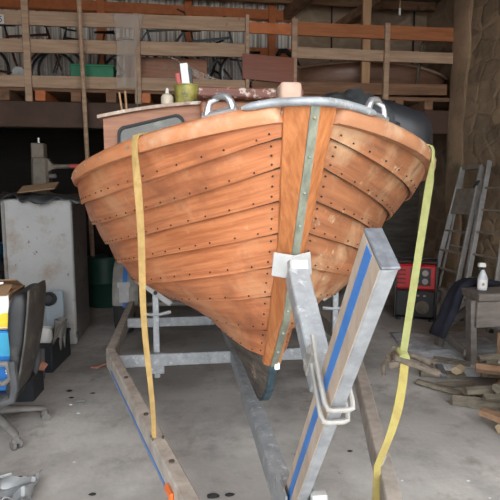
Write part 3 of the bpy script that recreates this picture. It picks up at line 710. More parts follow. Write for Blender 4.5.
# ------------------------------------------------------------------ trailer
tr = thing('boat_trailer', (XS, 3.2, 0), 'galvanised boat trailer with a blue striped winch post under the wooden boat', 'trailer')
RZ = .42                                       # top of frame
HWD = .862                                     # half width of the frame
def chan(mb, p0, p1, w, h, out):
    """C section: web on the outer side, flanges inwards"""
    p0, p1 = V(p0), V(p1); d = (p1 - p0).normalized(); s_ = d.cross(V((0, 0, 1))).normalized()
    if s_.x * out < 0: s_ = -s_
    t = .008
    mb.beam(p0 + s_ * (w / 2 - t / 2) - V((0, 0, h / 2)), p1 + s_ * (w / 2 - t / 2) - V((0, 0, h / 2)), t, h, bev=.002)
    for z in (-t / 2, -h + t / 2): mb.beam(p0 + V((0, 0, z)), p1 + V((0, 0, z)), w, t)
for sd in (-1, 1):
    mb = MB(); bend = V((XS + sd * HWD, 3.42, RZ)); tip = V((XS + (.10 if sd > 0 else -.055), .62, RZ)); rear = V((XS + sd * HWD, 6.9, RZ))
    q = tip.lerp(bend, .0)
    for a, b_ in ((q, bend), (bend, rear)):
        mb.beam(a - V((0, 0, .06)), b_ - V((0, 0, .06)), .062, .12, bev=.006)
    mb.build('side_rail', 'rail_tan', tr)
    mb = MB(); off = (bend - tip).normalized().cross(V((0, 0, 1))).normalized() * (.0315 * (-1 if sd > 0 else -1)); off = -off if off.x * sd < 0 else off
    mb.beam(tip.lerp(bend, .36) + off - V((0, 0, .085)), tip.lerp(bend, .93) + off - V((0, 0, .085)), .003, .018); mb.build('rail_stripe', 'blue', tr)
MB().beam((XS - .012, 6.7, RZ - .045), (XS - .012, 1.58, RZ - .045), .075, .09, bev=.006).build('centre_beam', 'galv', tr)
MB().beam((XS, 1.66, RZ - .09), (XS, .25, RZ - .09), .07, .08, bev=.006).build('draw_bar', 'galv_dull', tr)
for y, z, h in ((3.33, .385, .085), (4.25, .40, .08), (6.6, .40, .08)):
    MB().beam((XS - HWD + .03, y, z - h / 2 + .02), (XS + HWD - .03, y, z - h / 2 + .02), .05, h, bev=.004).build('cross_member', 'galv', tr)
MB().tube([(XS - 1.06, 5.3, .30), (XS + 1.06, 5.3, .30)], .03, 10).build('axle', 'galv_dull', tr, smooth=True)
# winch post, leaning towards the door
PT, PB = V((.368, .877, 1.390)), V((.368, 1.585, .403)); pd = (PT - PB).normalized(); pn = V((-1, 0, 0)); pf = pd.cross(pn).normalized()   # pf: across the post in the fore-aft plane
if pf.y > 0: pf = -pf                          # points to the door
mb = MB(); rm = Matrix((pd, V((1, 0, 0)), pf)).transposed()
mb.box((PT + PB) / 2, ((PT - PB).length, .034, .107), rm, bev=.003)
post = mb.build('winch_post', ['post_grey'], tr)
mb = MB(); mb.box((PT + PB) / 2 - V((.0178, 0, 0)), ((PT - PB).length - .004, .0016, .102), rm); mb.build('dusty_side', 'post_tan', post)
mb = MB(); mb.box((PT + PB) / 2 - V((.0192, 0, 0)) - pf * .006, ((PT - PB).length - .012, .0016, .030), rm); mb.build('blue_stripe', 'blue', post)
mb = MB(); mb.box(PT + pd * .004, (.008, .037, .111), rm, bev=.002); mb.build('end_cap', 'cap', post)
mb = MB(); mb.box(PB + V((.05, -.05, .07)), (.008, .10, .16), bev=.002); mb.box(PB + V((-.035, .0, .03)), (.008, .16, .13), bev=.002); mb.build('gusset_plate', 'galv', tr)
MB().box((.412, 1.40, .50), (.05, .03, .14), bev=.004).build('base_bracket', 'pad', tr)
MB().lathe((.452, 1.42, .47), [(.006, -.015), (.034, -.015), (.038, -.008), (.038, .008), (.034, .015), (.006, .015)], 18, axis=(1, 0, 0)).build('jockey_roller', 'strap_lime', tr, smooth=True)
# bow stop arm with the V shaped pad
A0, A1 = V((.350, 1.26, 1.0)), V((.350, 1.575, 1.225)); A0b = A0 + (A0 - A1).normalized() * .0
A0 = V((.368, 1.225, .985)); A1 = V((.366, 1.535, 1.235))
arm = MB().beam(A0, A1, .066, .060, bev=.004).build('bow_stop_arm', 'galv', tr)
mb = MB(); mb.box(A1 + V((.006, .005, .018)), (.062, .055, .055), Matrix.Rotation(R(-15), 3, 'X'), bev=.006); mb.build('pad_block', 'pad', arm)
mb = MB()
for sd in (-1, 1):
    c = V((A1.x + .004, A1.y + .052, A1.z + .012))
    mb.beam(c, c + V((sd * .066, .038, .008)), .008, .080, bev=.003)
mb.build('bow_vee', 'pad', arm)
# two U bolts clamp the arm to the post
for k, off in enumerate((.0, .055)):
    c = PT - pd * (.45 + off); y = pf; z_ = V((1, 0, 0))
    back = -pf * .125; fr = pf * .068
    lift = pd * .0
    loop = [c + back - z_ * .034 + pd * .04, c - pf * .06 - z_ * .034 + pd * .02, c + fr * .72 - z_ * .034, c + fr * .95 - z_ * .030, c + fr - z_ * .02, c + fr + z_ * .02, c + fr * .95 + z_ * .030, c + fr * .72 + z_ * .034, c - pf * .06 + z_ * .034 + pd * .02, c + back + z_ * .034 + pd * .04]
    MB().tube(loop, .0068, 8).build('u_bolt', 'galv_dull', tr, smooth=True)
mb = MB(); c = PT - pd * .485 - pf * .10 - V((.034, 0, 0)); mb.box(c, (.10, .016, .035), rm, bev=.003)
for k in (0, .055): mb.cyl(PT - pd * (.45 + k) - pf * .105 - V((.034, 0, 0)), .013, .02, 6, axis=pf)
mb.build('clamp_nuts', 'galv_dull', tr)
# hull stands with tilted bunks
for sd, x in ((-1, -.17), (1, 1.085)):
    st = thing if 0 else None
    p = MB().box((x, 3.375, .53), (.042, .042, .62), bev=.004).build('stand_tube', 'galv', tr)
    mb = MB(); mb.box((x, 3.355, .33), (.10, .09, .13), bev=.004)
    for dx in (-.04, .04):
        for dz in (-.05, .05): mb.cyl((x + dx, 3.305, .33 + dz), .009, .012, 6, axis=(0, 1, 0))
    mb.build('clamp', 'galv', p)
    mb = MB(); mb.tube([(x - .095, 3.36, .672), (x - .03, 3.36, .665), (x + .03, 3.36, .665), (x + .10, 3.36, .682)], .012, 8); mb.build('handle', 'galv', p, smooth=True)
    mb = MB(); a = V((x - .125, 3.37, .918)) if sd < 0 else V((x + .125, 3.37, .918)); b_ = V((x + .105, 3.37, .738)) if sd < 0 else V((x - .105, 3.37, .738))
    mb.beam(a, b_, .09, .04, bev=.005); mb.cyl((x + .002, 3.32, .822), .014, .01, 10, axis=(0, 1, 0), mi=1); mb.build('bunk', ['pad', 'rubber'], p)
# wheels and fenders
for sd in (-1, 1):
    x = XS + sd * .965
    mb = MB(); mb.lathe((x, 5.3, .30), [(.17, -.085), (.27, -.085), (.295, -.06), (.30, -.03), (.30, .03), (.295, .06), (.27, .085), (.17, .085)], 32, axis=(1, 0, 0)); wh = mb.build('wheel', 'rubber', tr, smooth=True)
    mb = MB(); mb.lathe((x, 5.3, .30), [(.172, -.08), (.172, .08), (.16, .05), (.06, .055), (.03, .07), (.001, .07)], 24, axis=(sd, 0, 0)); mb.build('rim', 'galv', wh, smooth=True)
    mb = MB(); rings = []; wd = .125
    for k in range(25):
        a = R(182) - R(190) * k / 24; r_ = .395; c = V((x - sd * .045, 5.3 + r_ * 1.0 * math.cos(a), .39 + r_ * 1.08 * math.sin(a))); nrm = V((0, math.cos(a), math.sin(a)))
        rings.append([c + V((wd * q, 0, 0)) + nrm * (-.035 * abs(q) ** 3 - .0) for q in (-1, -.9, -.7, -.4, 0, .4, .7, .9, 1)] + [c + V((wd * q, 0, 0)) - nrm * (.012 + .035 * abs(q) ** 3) for q in (1, .7, 0, -.7, -1)])
    fd = mb.loft(rings).build('fender', 'galv_dull', tr, smooth=True, angle=50)
    mb = MB(); pts = [];
    for k in range(0, 12):
        a = R(184) - R(190) * k / 24; r_ = .3975; pts.append(V((x - sd * .045, 5.3 + r_ * math.cos(a), .39 + r_ * 1.08 * math.sin(a))))
    mb.ribbon(pts, .045, .004, (1, 0, 0)); mb.build('blue_stripe', 'blue', fd)
    if sd < 0:
        mb = MB(); c = V((x + .04, 4.885, .515)); mb.box(c, (.095, .012, .20), bev=.003); mb.box(c + V((0, -.004, .075)), (.125, .012, .05), bev=.003); mb.build('reflector_plate', 'pad', fd)
mb = MB(); pm = V((XS - .055 - (HWD - .055) * .40, 0, 0)); tipL, bendL = V((XS - .055, .62, RZ)), V((XS - HWD, 3.42, RZ)); q = tipL.lerp(bendL, .408); dL = (bendL - tipL).normalized(); oL = V((-dL.y, dL.x, 0)) * 1.0
if oL.x > 0: oL = -oL
mb.beam(q + oL * .04 - V((0, 0, .055)), q + oL * .04 - V((0, 0, .055)) + dL * .085, .018, .035, bev=.006); mb.build('side_marker', 'marker', tr)
mb = MB()
for a_ in (.46, .62, .8): mb.cyl(tipL.lerp(bendL, a_) + V((0, 0, .003)), .012, .008, 8)
mb.build('rail_bolts', 'rust', tr)

# ------------------------------------------------------------------ lashing straps
t = thing('lashing_strap', (-.15, 1.85, 1.6), 'frayed mustard yellow strap hanging from the clean varnished side to the trailer rail', 'strap')
g = hp(0, .315, -1); n0 = hn(.1, .315, -1); nh = V((n0.x, n0.y, 0)).normalized()
pts = [g - nh * .30 + V((0, .0, .03)), g - nh * .1 + V((0, 0, .03)), g + V((0, 0, .010)), g + nh * .014 + V((0, 0, .005)), g + nh * .021 - V((0, 0, .012)), g + nh * .023 - V((0, 0, .06))]
e_ = V((-.128, 2.10, .43)); s0 = pts[-1]
for k in range(1, 13):
    a = k / 12; pts.append(s0.lerp(e_, a) + V((.005 * math.sin(a * 9), -.025 * math.sin(a * math.pi), 0)))
wd = [.027] * len(pts)
wdirs = [V((-nh.y, nh.x, 0)) for _ in range(6)] + [V((1, .25 * math.sin(k * .9), 0)) for k in range(12)]
for i in range(6, len(pts)): wd[i] = .027 - .008 * ((i - 5) / 12)
for i in range(6):
    if wdirs[i].x < 0: wdirs[i] = -wdirs[i]
MB().ribbon(pts, wd, .004, wdirs).build('webbing', 'strap', t)
mb = MB(); mb.tube([e_ + V((-.01, 0, .01)), e_ + V((0, .005, -.02)), e_ + V((.035, .01, -.03)), e_ + V((.04, .01, .0))], .006, 7); mb.build('hook', 'rust', t, smooth=True)
t = thing('ratchet_strap', (1.0, 2.0, .8), 'lime yellow ratchet strap running from the weathered bow side to the trailer', 'strap')
g = hp(0, .40, 1); n0 = hn(.1, .40, 1); nh = V((n0.x, n0.y, 0)).normalized(); RT = V((.955, 2.0, .775))
pts = [g - nh * .3 + V((0, 0, .035)), g - nh * .1 + V((0, 0, .03)), g + V((0, 0, .010)), g + nh * .014 + V((0, 0, .005)), g + nh * .021 - V((0, 0, .012)), g + nh * .022 - V((0, 0, .05))]
s0 = pts[-1]
for k in range(1, 11): pts.append(s0.lerp(RT, k / 10))
dirs = [V((-nh.y, nh.x, 0))] * 6 + [V((.55 + .45 * k / 10, -.6, 0)) for k in range(10)]
MB().ribbon(pts, .030, .004, dirs).build('upper_webbing', 'strap_lime', t)
E1 = V((.738, 1.73, .44)); pts = []; wd = []; dirs = []
for k in range(13):
    a = k / 12; pts.append((RT + V((.0, -.02, -.02))).lerp(E1, a) + V((.012 * math.sin(a * 3.1), -.02 * math.sin(a * 3.1), 0))); wd.append(.038 if a < .45 else .038 - .012 * min(1, (a - .45) * 3)); dirs.append(V((1, .2 - 1.2 * max(0, a - .4), 0)))
pts.append(E1 + V((-.01, -.03, -.12))); wd.append(.034); dirs.append(V((1, -.5, 0)))
MB().ribbon(pts, wd, .005, dirs).build('lower_webbing', 'strap_worn', t)
hx = V((.93, -.15, -.34)).normalized(); hy = V((.15, .9, .35)).normalized()
mb = MB()
for o_ in (-.034, .034):
    mb.beam(RT + hy * o_ - hx * .045 + V((0, 0, .005)), RT + hy * o_ + hx * .185, .005, .022, (0, 0, 1), bev=.002)
    mb.beam(RT + hy * o_ * .8 - hx * .07 - V((0, 0, .045)), RT + hy * o_ * .8 + hx * .03, .005, .03, (0, 0, 1), bev=.002)
mb.tube([RT + hy * -.036 + hx * .15, RT + hy * .036 + hx * .15], .006, 8)
mb.beam(RT - hx * .05 - V((0, 0, .008)), RT + hx * .075 - V((0, 0, .004)), .058, .030, (0, 0, 1), bev=.008)
mb.beam(RT + hx * .06 + V((0, 0, .004)), RT + hx * .17, .044, .006, (0, 0, 1), bev=.001)
rb = mb.build('ratchet', 'rust', t)
MB().beam(RT - hy * .04 + hx * .178, RT + hy * .04 + hx * .178, .035, .022, bev=.006).build('grip', 'rubber', rb)
MB().cyl(RT + V((0, 0, .012)), .024, .056, 16, axis=hy).build('webbing_roll', 'strap_lime', rb, smooth=True)
mb = MB(); mb.tube([RT - hx * .06 - V((0, 0, .03)), RT - hx * .09 - V((0, 0, .07)), RT - hx * .085 - V((0, 0, .11))], .011, 7); mb.build('pawl_lever', 'rust', rb, smooth=True)
mb = MB(); mb.tube([E1 + V((.05, .06, .06)), E1 + V((.06, .06, .0)), E1 + V((.03, .04, -.03))], .005, 6); mb.build('hook', 'alu', t, smooth=True)

# ------------------------------------------------------------------ left hand clutter
c = thing('metal_cabinet', (-1.31, 5.2, 0), 'tall grey white enamelled cabinet with rust specks and black plastic on top', 'cabinet')
mb = MB(); mb.box((-1.31, 5.24, .72), (.62, .70, 1.40), bev=.012); mb.build('body', 'cabside', c)
mb = MB(); mb.box((-1.31, 4.872, .72), (.625, .035, 1.39), bev=.012); dr = mb.build('door', 'cab', c)
mb = MB(); mb.box((-1.595, 4.85, .72), (.02, .014, 1.36), bev=.004); mb.build('edge_strip', 'cabside', dr)
mb = MB()
for z in (.12, 1.34): mb.box((-.995, 4.872, z), (.012, .03, .06), bev=.002)
mb.build('hinge', 'rust', c)
def drape(name, m, cx, cy, w_, d_, z, droop, seed, label, cat, amp=.034, skew=(0, 0)):
    mb = MB(); N_ = 40; P_ = 26; vs = []; fs = []
    for i in range(N_ + 1):
        for j in range(P_ + 1):
            u, v = i / N_ * 2 - 1, j / P_ * 2 - 1; x = cx + u * w_; y = cy + v * d_
            over = max(0, abs(u) - skew[0] if skew[0] else 0) + 0
            p = V((x, y, z)); p += mnoise.noise_vector(V((x * 4, y * 4, seed))) * amp
            p.z = z + abs(mnoise.noise(V((x * 5, y * 5, seed)))) * amp * 2.2 + .01
            front = max(0, (cy - d_ * .88) - y); side_ = max(0, abs(x - cx) - w_ * .84)
            p.z -= front * droop * max(.1, 1 + 2.6 * mnoise.noise(V((x * 4.3, 3, seed))) + .8 * mnoise.noise(V((x * 13, 5, seed)))) + side_ * .5
            if front > 0: p.y = min(p.y, cy - d_ * .88 - .02 - .10 * front)
            vs.append(p)
    for i in range(N_):
        for j in range(P_):
            a = i * (P_ + 1) + j; fs.append((a, a + 1, a + P_ + 2, a + P_ + 1))
    mb.add(vs, fs); o = mb.build(name, m, smooth=True, angle=180); o.modifiers.new('thick', 'SOLIDIFY').thickness = .004
    return tag(o, label, cat)
drape('plastic_sheet', 'greybag', -1.34, 5.19, .42, .42, 1.425, .9, 4, 'dusty black plastic sheet draped over the top of the cabinet', 'plastic sheet')
tag(MB().box((-1.33, 5.05, 1.525), (.34, .22, .012), Matrix.Rotation(R(-7), 3, 'Y') @ Matrix.Rotation(R(16), 3, 'X')).build('cardboard_flap', 'cardboard'), 'flat piece of tan cardboard lying on the black plastic', 'cardboard')
m_ = thing('pedestal_drill', (-1.36, 5.3, 1.44), 'grey metal machine column with a red tipped lever above the cabinet', 'machine')
mb = MB(); mb.loft([[V((-1.36 + sx * w_, 5.3 + sy * w_ * 1.1, z)) for sx, sy in ((-1, -.7), (-.7, -1), (.7, -1), (1, -.7), (1, .7), (.7, 1), (-.7, 1), (-1, .7))] for z, w_ in ((1.45, .088), (1.50, .085), (1.80, .078), (1.815, .074))]); mb.build('column', 'machine', m_)
mb = MB(); mb.box((-1.375, 5.3, 1.885), (.125, .13, .15), bev=.01); hd_ = mb.build('head', 'machine', m_)
mb = MB(); mb.cyl((-1.375, 5.3, 1.985), .012, .06, 8); mb.build('spindle', 'bolt', hd_)
mb = MB(); mb.loft([[V((-1.30 + dx, 5.24 + k * .08, z)) for dx, z in ((-.01, 1.66), (.05, 1.70), (.10, 1.72), (.06, 1.75), (.02, 1.80), (-.01, 1.80))] for k in (0, 1)]); mb.build('bracket', 'machine', m_)
mb = MB(); mb.tube([(-1.25, 5.26, 1.73), (-1.05, 5.24, 1.735)], [.026, .020], 10); lv = mb.build('lever', 'machine', m_, smooth=True)
mb = MB(); mb.tube([(-1.07, 5.24, 1.735), (-1.0, 5.235, 1.735), (-.955, 5.23, 1.735), (-.945, 5.23, 1.735)], [.022, .024, .020, .006], 12); mb.build('lever_grip', 'redplastic', lv, smooth=True)
mb = MB(); mb.cyl((-1.235, 5.21, 1.635), .022, .06, 10, axis=(1, -.3, .1)); mb.build('clamp_knob', 'chrome', m_)
# things in the dark beside the cabinet
b = thing('wooden_chest', (-2.1, 5.4, 0), 'dark chest standing against the near side of the tall cabinet', 'chest')
MB().box((-2.1, 5.5, .35), (.7, .5, .70), bev=.02).build('body', 'darkwall', b); MB().box((-2.1, 5.5, .725), (.74, .54, .05), bev=.01).build('lid', 'darkwall', b)
b = thing('blue_tub', (-1.98, 5.45, .75), 'small blue plastic tub in the dark beside the tall cabinet', 'tub')
MB().lathe((-1.98, 5.45, .752), [(.13, 0), (.17, .18), (.178, .18), (.178, .2), (.165, .2), (.125, .01), (.001, .01)], 24).build('body', 'skyblue', b, smooth=True)
MB().tube([(-2.15, 5.45, .93), (-2.12, 5.35, .98), (-1.98, 5.3, 1.0), (-1.84, 5.35, .98), (-1.81, 5.45, .93)], .006, 6).build('handle', 'rust', b, smooth=True)
# swivel chair with cartons on the seat
M['shell'] = mat('dusty back shell', (.10, .092, .08), (.05, .047, .043), rough=.7, scale=7, spots=[((.20, .175, .14), 6., .58, .74)])
ch = thing('office_chair', (-1.18, 3.15, 0), 'dusty black vinyl swivel chair used as a stand for two cartons', 'chair')
for k in range(5):
    a = R(27 + 72 * k - 2); dx, dy = math.cos(a), math.sin(a); c0 = V((-1.18, 3.15, 0))
    mb = MB(); rings = []
    for q, zc, hw, hh in ((.02, .135, .034, .03), (.12, .125, .03, .026), (.24, .10, .026, .02), (.31, .085, .024, .018), (.325, .08, .012, .010)):
        c = c0 + V((dx * q, dy * q, zc)); s_ = V((-dy, dx, 0))
        rings.append([c + s_ * hw * math.cos(t_ * math.pi / 4 + .39) + V((0, 0, hh * math.sin(t_ * math.pi / 4 + .39))) for t_ in range(8)])
    lg = mb.loft(rings).build('leg', 'dustgrey', ch, smooth=True)
    mb = MB(); c = c0 + V((dx * .315, dy * .315, 0)); s_ = V((-dy, dx, 0))
    for o_ in (-.017, .017): mb.cyl(c + s_ * o_ + V((0, 0, .028)), .028, .018, 14, axis=s_)
    mb.box(c + V((0, 0, .05)), (.04, .05, .045), a, bev=.012); mb.build('caster', 'dustgrey', lg, smooth=True, angle=30)
mb = MB(); mb.lathe((-1.18, 3.15, .10), [(.045, 0), (.045, .06), (.028, .07), (.028, .16), (.02, .16), (.02, .19)], 14); mb.build('gas_column', 'rubber', ch, smooth=True)
mb = MB(); mb.box((-1.20, 3.17, .285), (.46, .46, .06), bev=.028); mb.box((-1.20, 3.17, .245), (.3, .3, .03), bev=.01); mb.build('seat', 'vinyl', ch, smooth=True)
def backsec(z, th, w_, x):
    n_ = 26; out = []
    for k in range(n_):
        an = 2 * math.pi * k / n_; e = .45; c_, s_ = math.cos(an), math.sin(an)
        out.append(V((x + .03 + th / 2 * abs(c_) ** e * (1 if c_ > 0 else -1), 3.145 + w_ * .80 / 2 * abs(s_) ** e * (1 if s_ > 0 else -1), z)))
    return out
mb = MB(); mb.loft([backsec(z, th, w_, x - .03) for z, th, w_, x in ((.255, .02, .34, -1.03), (.27, .045, .40, -1.025), (.33, .06, .43, -1.005), (.45, .065, .45, -.972), (.52, .075, .455, -.965), (.56, .075, .455, -.96), (.60, .095, .46, -.953), (.70, .115, .465, -.948), (.80, .12, .465, -.938), (.86, .11, .46, -.93), (.895, .08, .44, -.925), (.91, .04, .40, -.922))])
bk = mb.build('backrest', 'vinyl', ch, smooth=True, angle=60)
mb = MB(); mb.loft([backsec(z, .022, w_, x - .03) for z, w_, x in ((.24, .30, -1.01), (.30, .40, -.985), (.45, .46, -.935), (.62, .48, -.90), (.80, .48, -.875), (.88, .47, -.868), (.925, .43, -.868))]); mb.build('back_shell', 'shell', bk, smooth=True, angle=60)
for y in (2.955, 3.42):
    mb = MB(); mb.tube([(-.99, y, .46), (-1.00, y - (.0), .505), (-1.06, y, .505), (-1.24, y, .495), (-1.42, y, .49), (-1.45, y, .46), (-1.45, y, .40), (-1.42, y, .385), (-1.2, y, .38), (-1.02, y, .39), (-.985, y, .42), (-.99, y, .46)], .018, 8); mb.build('armrest', 'dustgrey', ch, smooth=True)
    mb = MB(); mb.tube([(-.975, y, .52), (-.965, y, .36), (-.985, y, .285), (-1.06, y, .262), (-1.2, y, .262)], .024, 8); mb.build('side_frame', 'chairblack', ch, smooth=True)
b = thing('carton', (-1.1650, 3.17, .32), 'bright blue printed carton standing on the chair seat', 'box')
mb = MB(); mb.box((-1.1700, 3.17, .50), (.36, .30, .365), bev=.004); mb.build('carton_body', 'boxblue', b)
mb = MB(); mb.box((-1.1700, 3.018, .60), (.35, .003, .14)); mb.build('light_panel', 'boxlight', b)
mb = MB(); mb.box((-0.9990, 3.018, .50), (.006, .003, .34)); mb.build('edge_strip', 'cardboard', b)
def text(body, loc, size, rx, rz, m, parent, ry=0):
    cu = bpy.data.curves.new('printed_text', 'FONT'); cu.body = body; cu.size = size; cu.extrude = .0008; cu.align_x = 'LEFT'
    o0 = bpy.data.objects.new('printed_text', cu); o = bpy.data.objects.new('printed_text', bpy.data.meshes.new_from_object(o0)); bpy.data.objects.remove(o0); COL.objects.link(o); o.data.materials.clear(); o.data.materials.append(M[m])
    o.parent = parent; o.matrix_local = world_of(parent).inverted() @ Matrix.LocRotScale(V(loc), __import__('mathutils').Euler((rx, ry, rz)), V((1, 1, 1)))
    return o
text('R', (-1.0130, 3.0165, .36), .042, R(90), 0, 'white', b, ry=R(-90))
mb = MB()
for z, w_, h_ in ((.425, .018, .008), (.440, .022, .005), (.452, .014, .006), (.468, .02, .004), (.480, .022, .007), (.494, .016, .005)): mb.box((-1.0230, 3.0172, z), (w_, .002, h_))
mb.build('small_print', 'white', b)
b = thing('carton', (-1.1650, 3.17, .69), 'open brown carton with white and yellow label on top of the blue one', 'box')
mb = MB()
for dx, dy, sx, sy in ((0, -.15, .37, .006), (0, .15, .37, .006), (-.183, 0, .006, .3), (.183, 0, .006, .3)): mb.box((-1.1750 + dx, 3.17 + dy, .795), (sx, sy, .21))
mb.box((-1.1750, 3.17, .693), (.36, .3, .006)); mb.build('carton_body', 'cardboard', b)
mb = MB(); mb.box((-1.1750, 3.0155, .80), (.366, .003, .20)); mb.build('white_label', 'white', b)
mb = MB(); mb.loft([[V((x, y, z)) for x, z in ((-1.3250, .705), (-1.0000, .705), (-1.0000, .79), (-1.0250, .79), (-1.0850, .755), (-1.3250, .745))] for y in (3.012, 3.0145)]); mb.build('yellow_label', 'yellow', b)
mb = MB(); mb.box((-1.1750, 3.25, .925), (.36, .15, .006), Matrix.Rotation(R(-24), 3, 'X')); mb.box((-1.1750, 3.06, .915), (.36, .12, .006), Matrix.Rotation(R(20), 3, 'X')); mb.box((-1.0450, 3.17, .91), (.13, .26, .006), Matrix.Rotation(R(12), 3, 'Y')); mb.build('flap', 'cardboard', b)
tag(MB().box((-1.1150, 3.06, .955), (.16, .018, .012), .35).add([], []).build('folded_paper', 'white'), 'white folded paper strip lying across the open carton', 'paper')
# crates and odds behind the chair
def crate(name, cx, cy, sx, sy, h, m, label, rz=0, z0=0.):
    t = thing(name, (cx, cy, z0), label, 'crate', None, rz); rm = Matrix.Rotation(rz, 3, 'Z'); c = V((cx, cy, z0))
    mb = MB(); mb.box(c + V((0, 0, .008)), (sx, sy, .016), rm)
    for dx, dy, a, b_ in ((0, -sy / 2, sx, .012), (0, sy / 2, sx, .012), (-sx / 2, 0, .012, sy), (sx / 2, 0, .012, sy)): mb.box(c + rm @ V((dx, dy, h / 2)), (a, b_, h), rm, bev=.003)
    mb.build('crate_body', m, t); mb = MB()
    for dx, dy, a, b_ in ((0, -sy / 2, sx + .03, .026), (0, sy / 2, sx + .03, .026), (-sx / 2, 0, .026, sy), (sx / 2, 0, .026, sy)): mb.box(c + rm @ V((dx, dy, h - .012)), (a, b_, .024), rm, bev=.004)
    mb.build('rim', m, t); return t
crate('storage_crate', -1.20, 4.42, .32, .46, .25, 'crate', 'black plastic crate full of tins standing before the tall cabinet', R(-6))
crate('storage_crate', -1.24, 3.72, .38, .22, .20, 'crate', 'low black crate with an orange rag, behind the swivel chair', R(-4))
w = MB(); w.loft([[jit((-1.09 + .10 * (a - .5) * 2 * .7 + .05 * math.cos(k), 3.66 + .07 * math.sin(k), .205 + .055 * math.sin(math.pi * (.1 + .8 * a)) + .02 * math.cos(k * 1.3)), .025, 11) for k in [q * 2 * math.pi / 10 for q in range(10)]] for a in (0, .25, .5, .75, 1)])
tag(w.build('rag', 'pinkcloth', smooth=True, angle=180), 'dusty orange rag bunched on the corner of the low crate', 'rag')
t = thing('paint_tin', (-1.2, 4.3, .016), 'white tin standing upright in the black crate', 'tin'); MB().lathe((-1.135, 4.285, .018), [(.06, 0), (.06, .33), (.056, .335), (.054, .31), (.001, .31)], 20).build('tin_body', 'white', t, smooth=True)
MB().tube([(-1.195, 4.28, .33), (-1.17, 4.2, .38), (-1.10, 4.2, .38), (-1.075, 4.28, .33)], .003, 5).build('wire_handle', 'bolt', t, smooth=True)
for k, (x, y, h, rr, a, lb) in enumerate(((-1.10, 4.40, .36, .045, .2, 'dull metal tube leaning in the crate next to the white tin'), (-1.075, 4.50, .34, .04, .12, 'thinner metal tube leaning over the outer edge of the crate'))):
    d_ = V((a, -.1, 1)).normalized(); tag(MB().lathe(V((x, y, .03)), [(rr, 0), (rr, h), (rr * 1.1, h + .01), (rr * .8, h + .02), (rr * .7, h - .04), (.001, h - .04)], 16, axis=d_).build('metal_tube', 'galv_dull', smooth=True), lb, 'tube')
tag(MB().tube([(-1.06, 4.2, .24), (-1.03, 4.17, .29), (-1.0, 4.2, .37), (-.975, 4.26, .40)], .014, 8).build('bent_handle', 'dustgrey', smooth=True), 'bent grey handle poking out over the crate rim', 'handle')
tag(MB().tube([(-1.115, 4.06, .0), (-1.105, 4.04, .14), (-1.10, 4.04, .25)], .022, 8).build('pipe_stub', 'dustgrey', smooth=True), 'short grey pipe standing against the front of the black crate', 'pipe')
w = MB(); w.box((-1.155, 4.72, .30), (.17, .03, .58), bev=.02); t = thing('steel_panel', (-1.1, 4.72, 0), 'pale blue grey panel with a black round knob leaning on the cabinet', 'panel'); w.build('panel_sheet', 'paleblue', t)
MB().lathe((-1.19, 4.69, .515), [(.02, 0), (.065, 0), (.065, .03), (.05, .04), (.035, .025), (.001, .025)], 20, axis=(0, -1, .1)).build('round_knob', 'rubber', t, smooth=True)
# rubbish near the door
w = MB(); vs = []; fs = []
for i in range(17):
    for j in range(15):
        x = -1.05 + .33 * i / 16; y = 2.15 + .40 * j / 14; p = V((x, y, .03)); cr = abs(mnoise.noise(V((x * 9, y * 9, 2)))) * .09 + abs(mnoise.noise(V((x * 22, y * 22, 5)))) * .03
        vs.append(p + V((mnoise.noise(V((x * 8, y * 8, 7))) * .03, mnoise.noise(V((x * 8, y * 8, 1))) * .03, cr)))
for i in range(16):
    for j in range(14):
        a = i * 15 + j; fs.append((a, a + 1, a + 16, a + 15))
w.add(vs, fs); o = w.build('foil_sheet', 'foil', smooth=True, angle=25); o.modifiers.new('thick', 'SOLIDIFY').thickness = .004; tag(o, 'crumpled silvery grey sheet lying on the floor by the swivel chair', 'scrap sheet')
t = MB().tube([(-.79 + .06 * math.cos(k * math.pi / 10), 2.29 + .06 * math.sin(k * math.pi / 10), .05 + .02 * math.sin(k)) for k in range(20)], .004, 6, closed=True).build('wire_ring', 'alu', smooth=True); tag(t, 'coiled ring of grey wire beside the crumpled sheet', 'wire')
tag(MB().beam((-1.0, 2.42, .10), (-.83, 2.44, .125), .025, .015, bev=.004).build('metal_strip', 'bolt'), 'bright bent metal strip lying on the crumpled sheet', 'scrap')
tag(MB().beam((-1.0, 2.28, .085), (-.9, 2.36, .11), .035, .02, bev=.006).build('black_offcut', 'rubber'), 'black rubber offcut lying on the crumpled sheet', 'scrap')
tag(MB().lathe((-.83, 2.53, .035), [(.001, -.02), (.018, -.012), (.02, 0), (.016, .012), (.001, .018)], 10).build('small_stone', 'rubber', smooth=True), 'small black lump at the far edge of the crumpled sheet', 'lump')
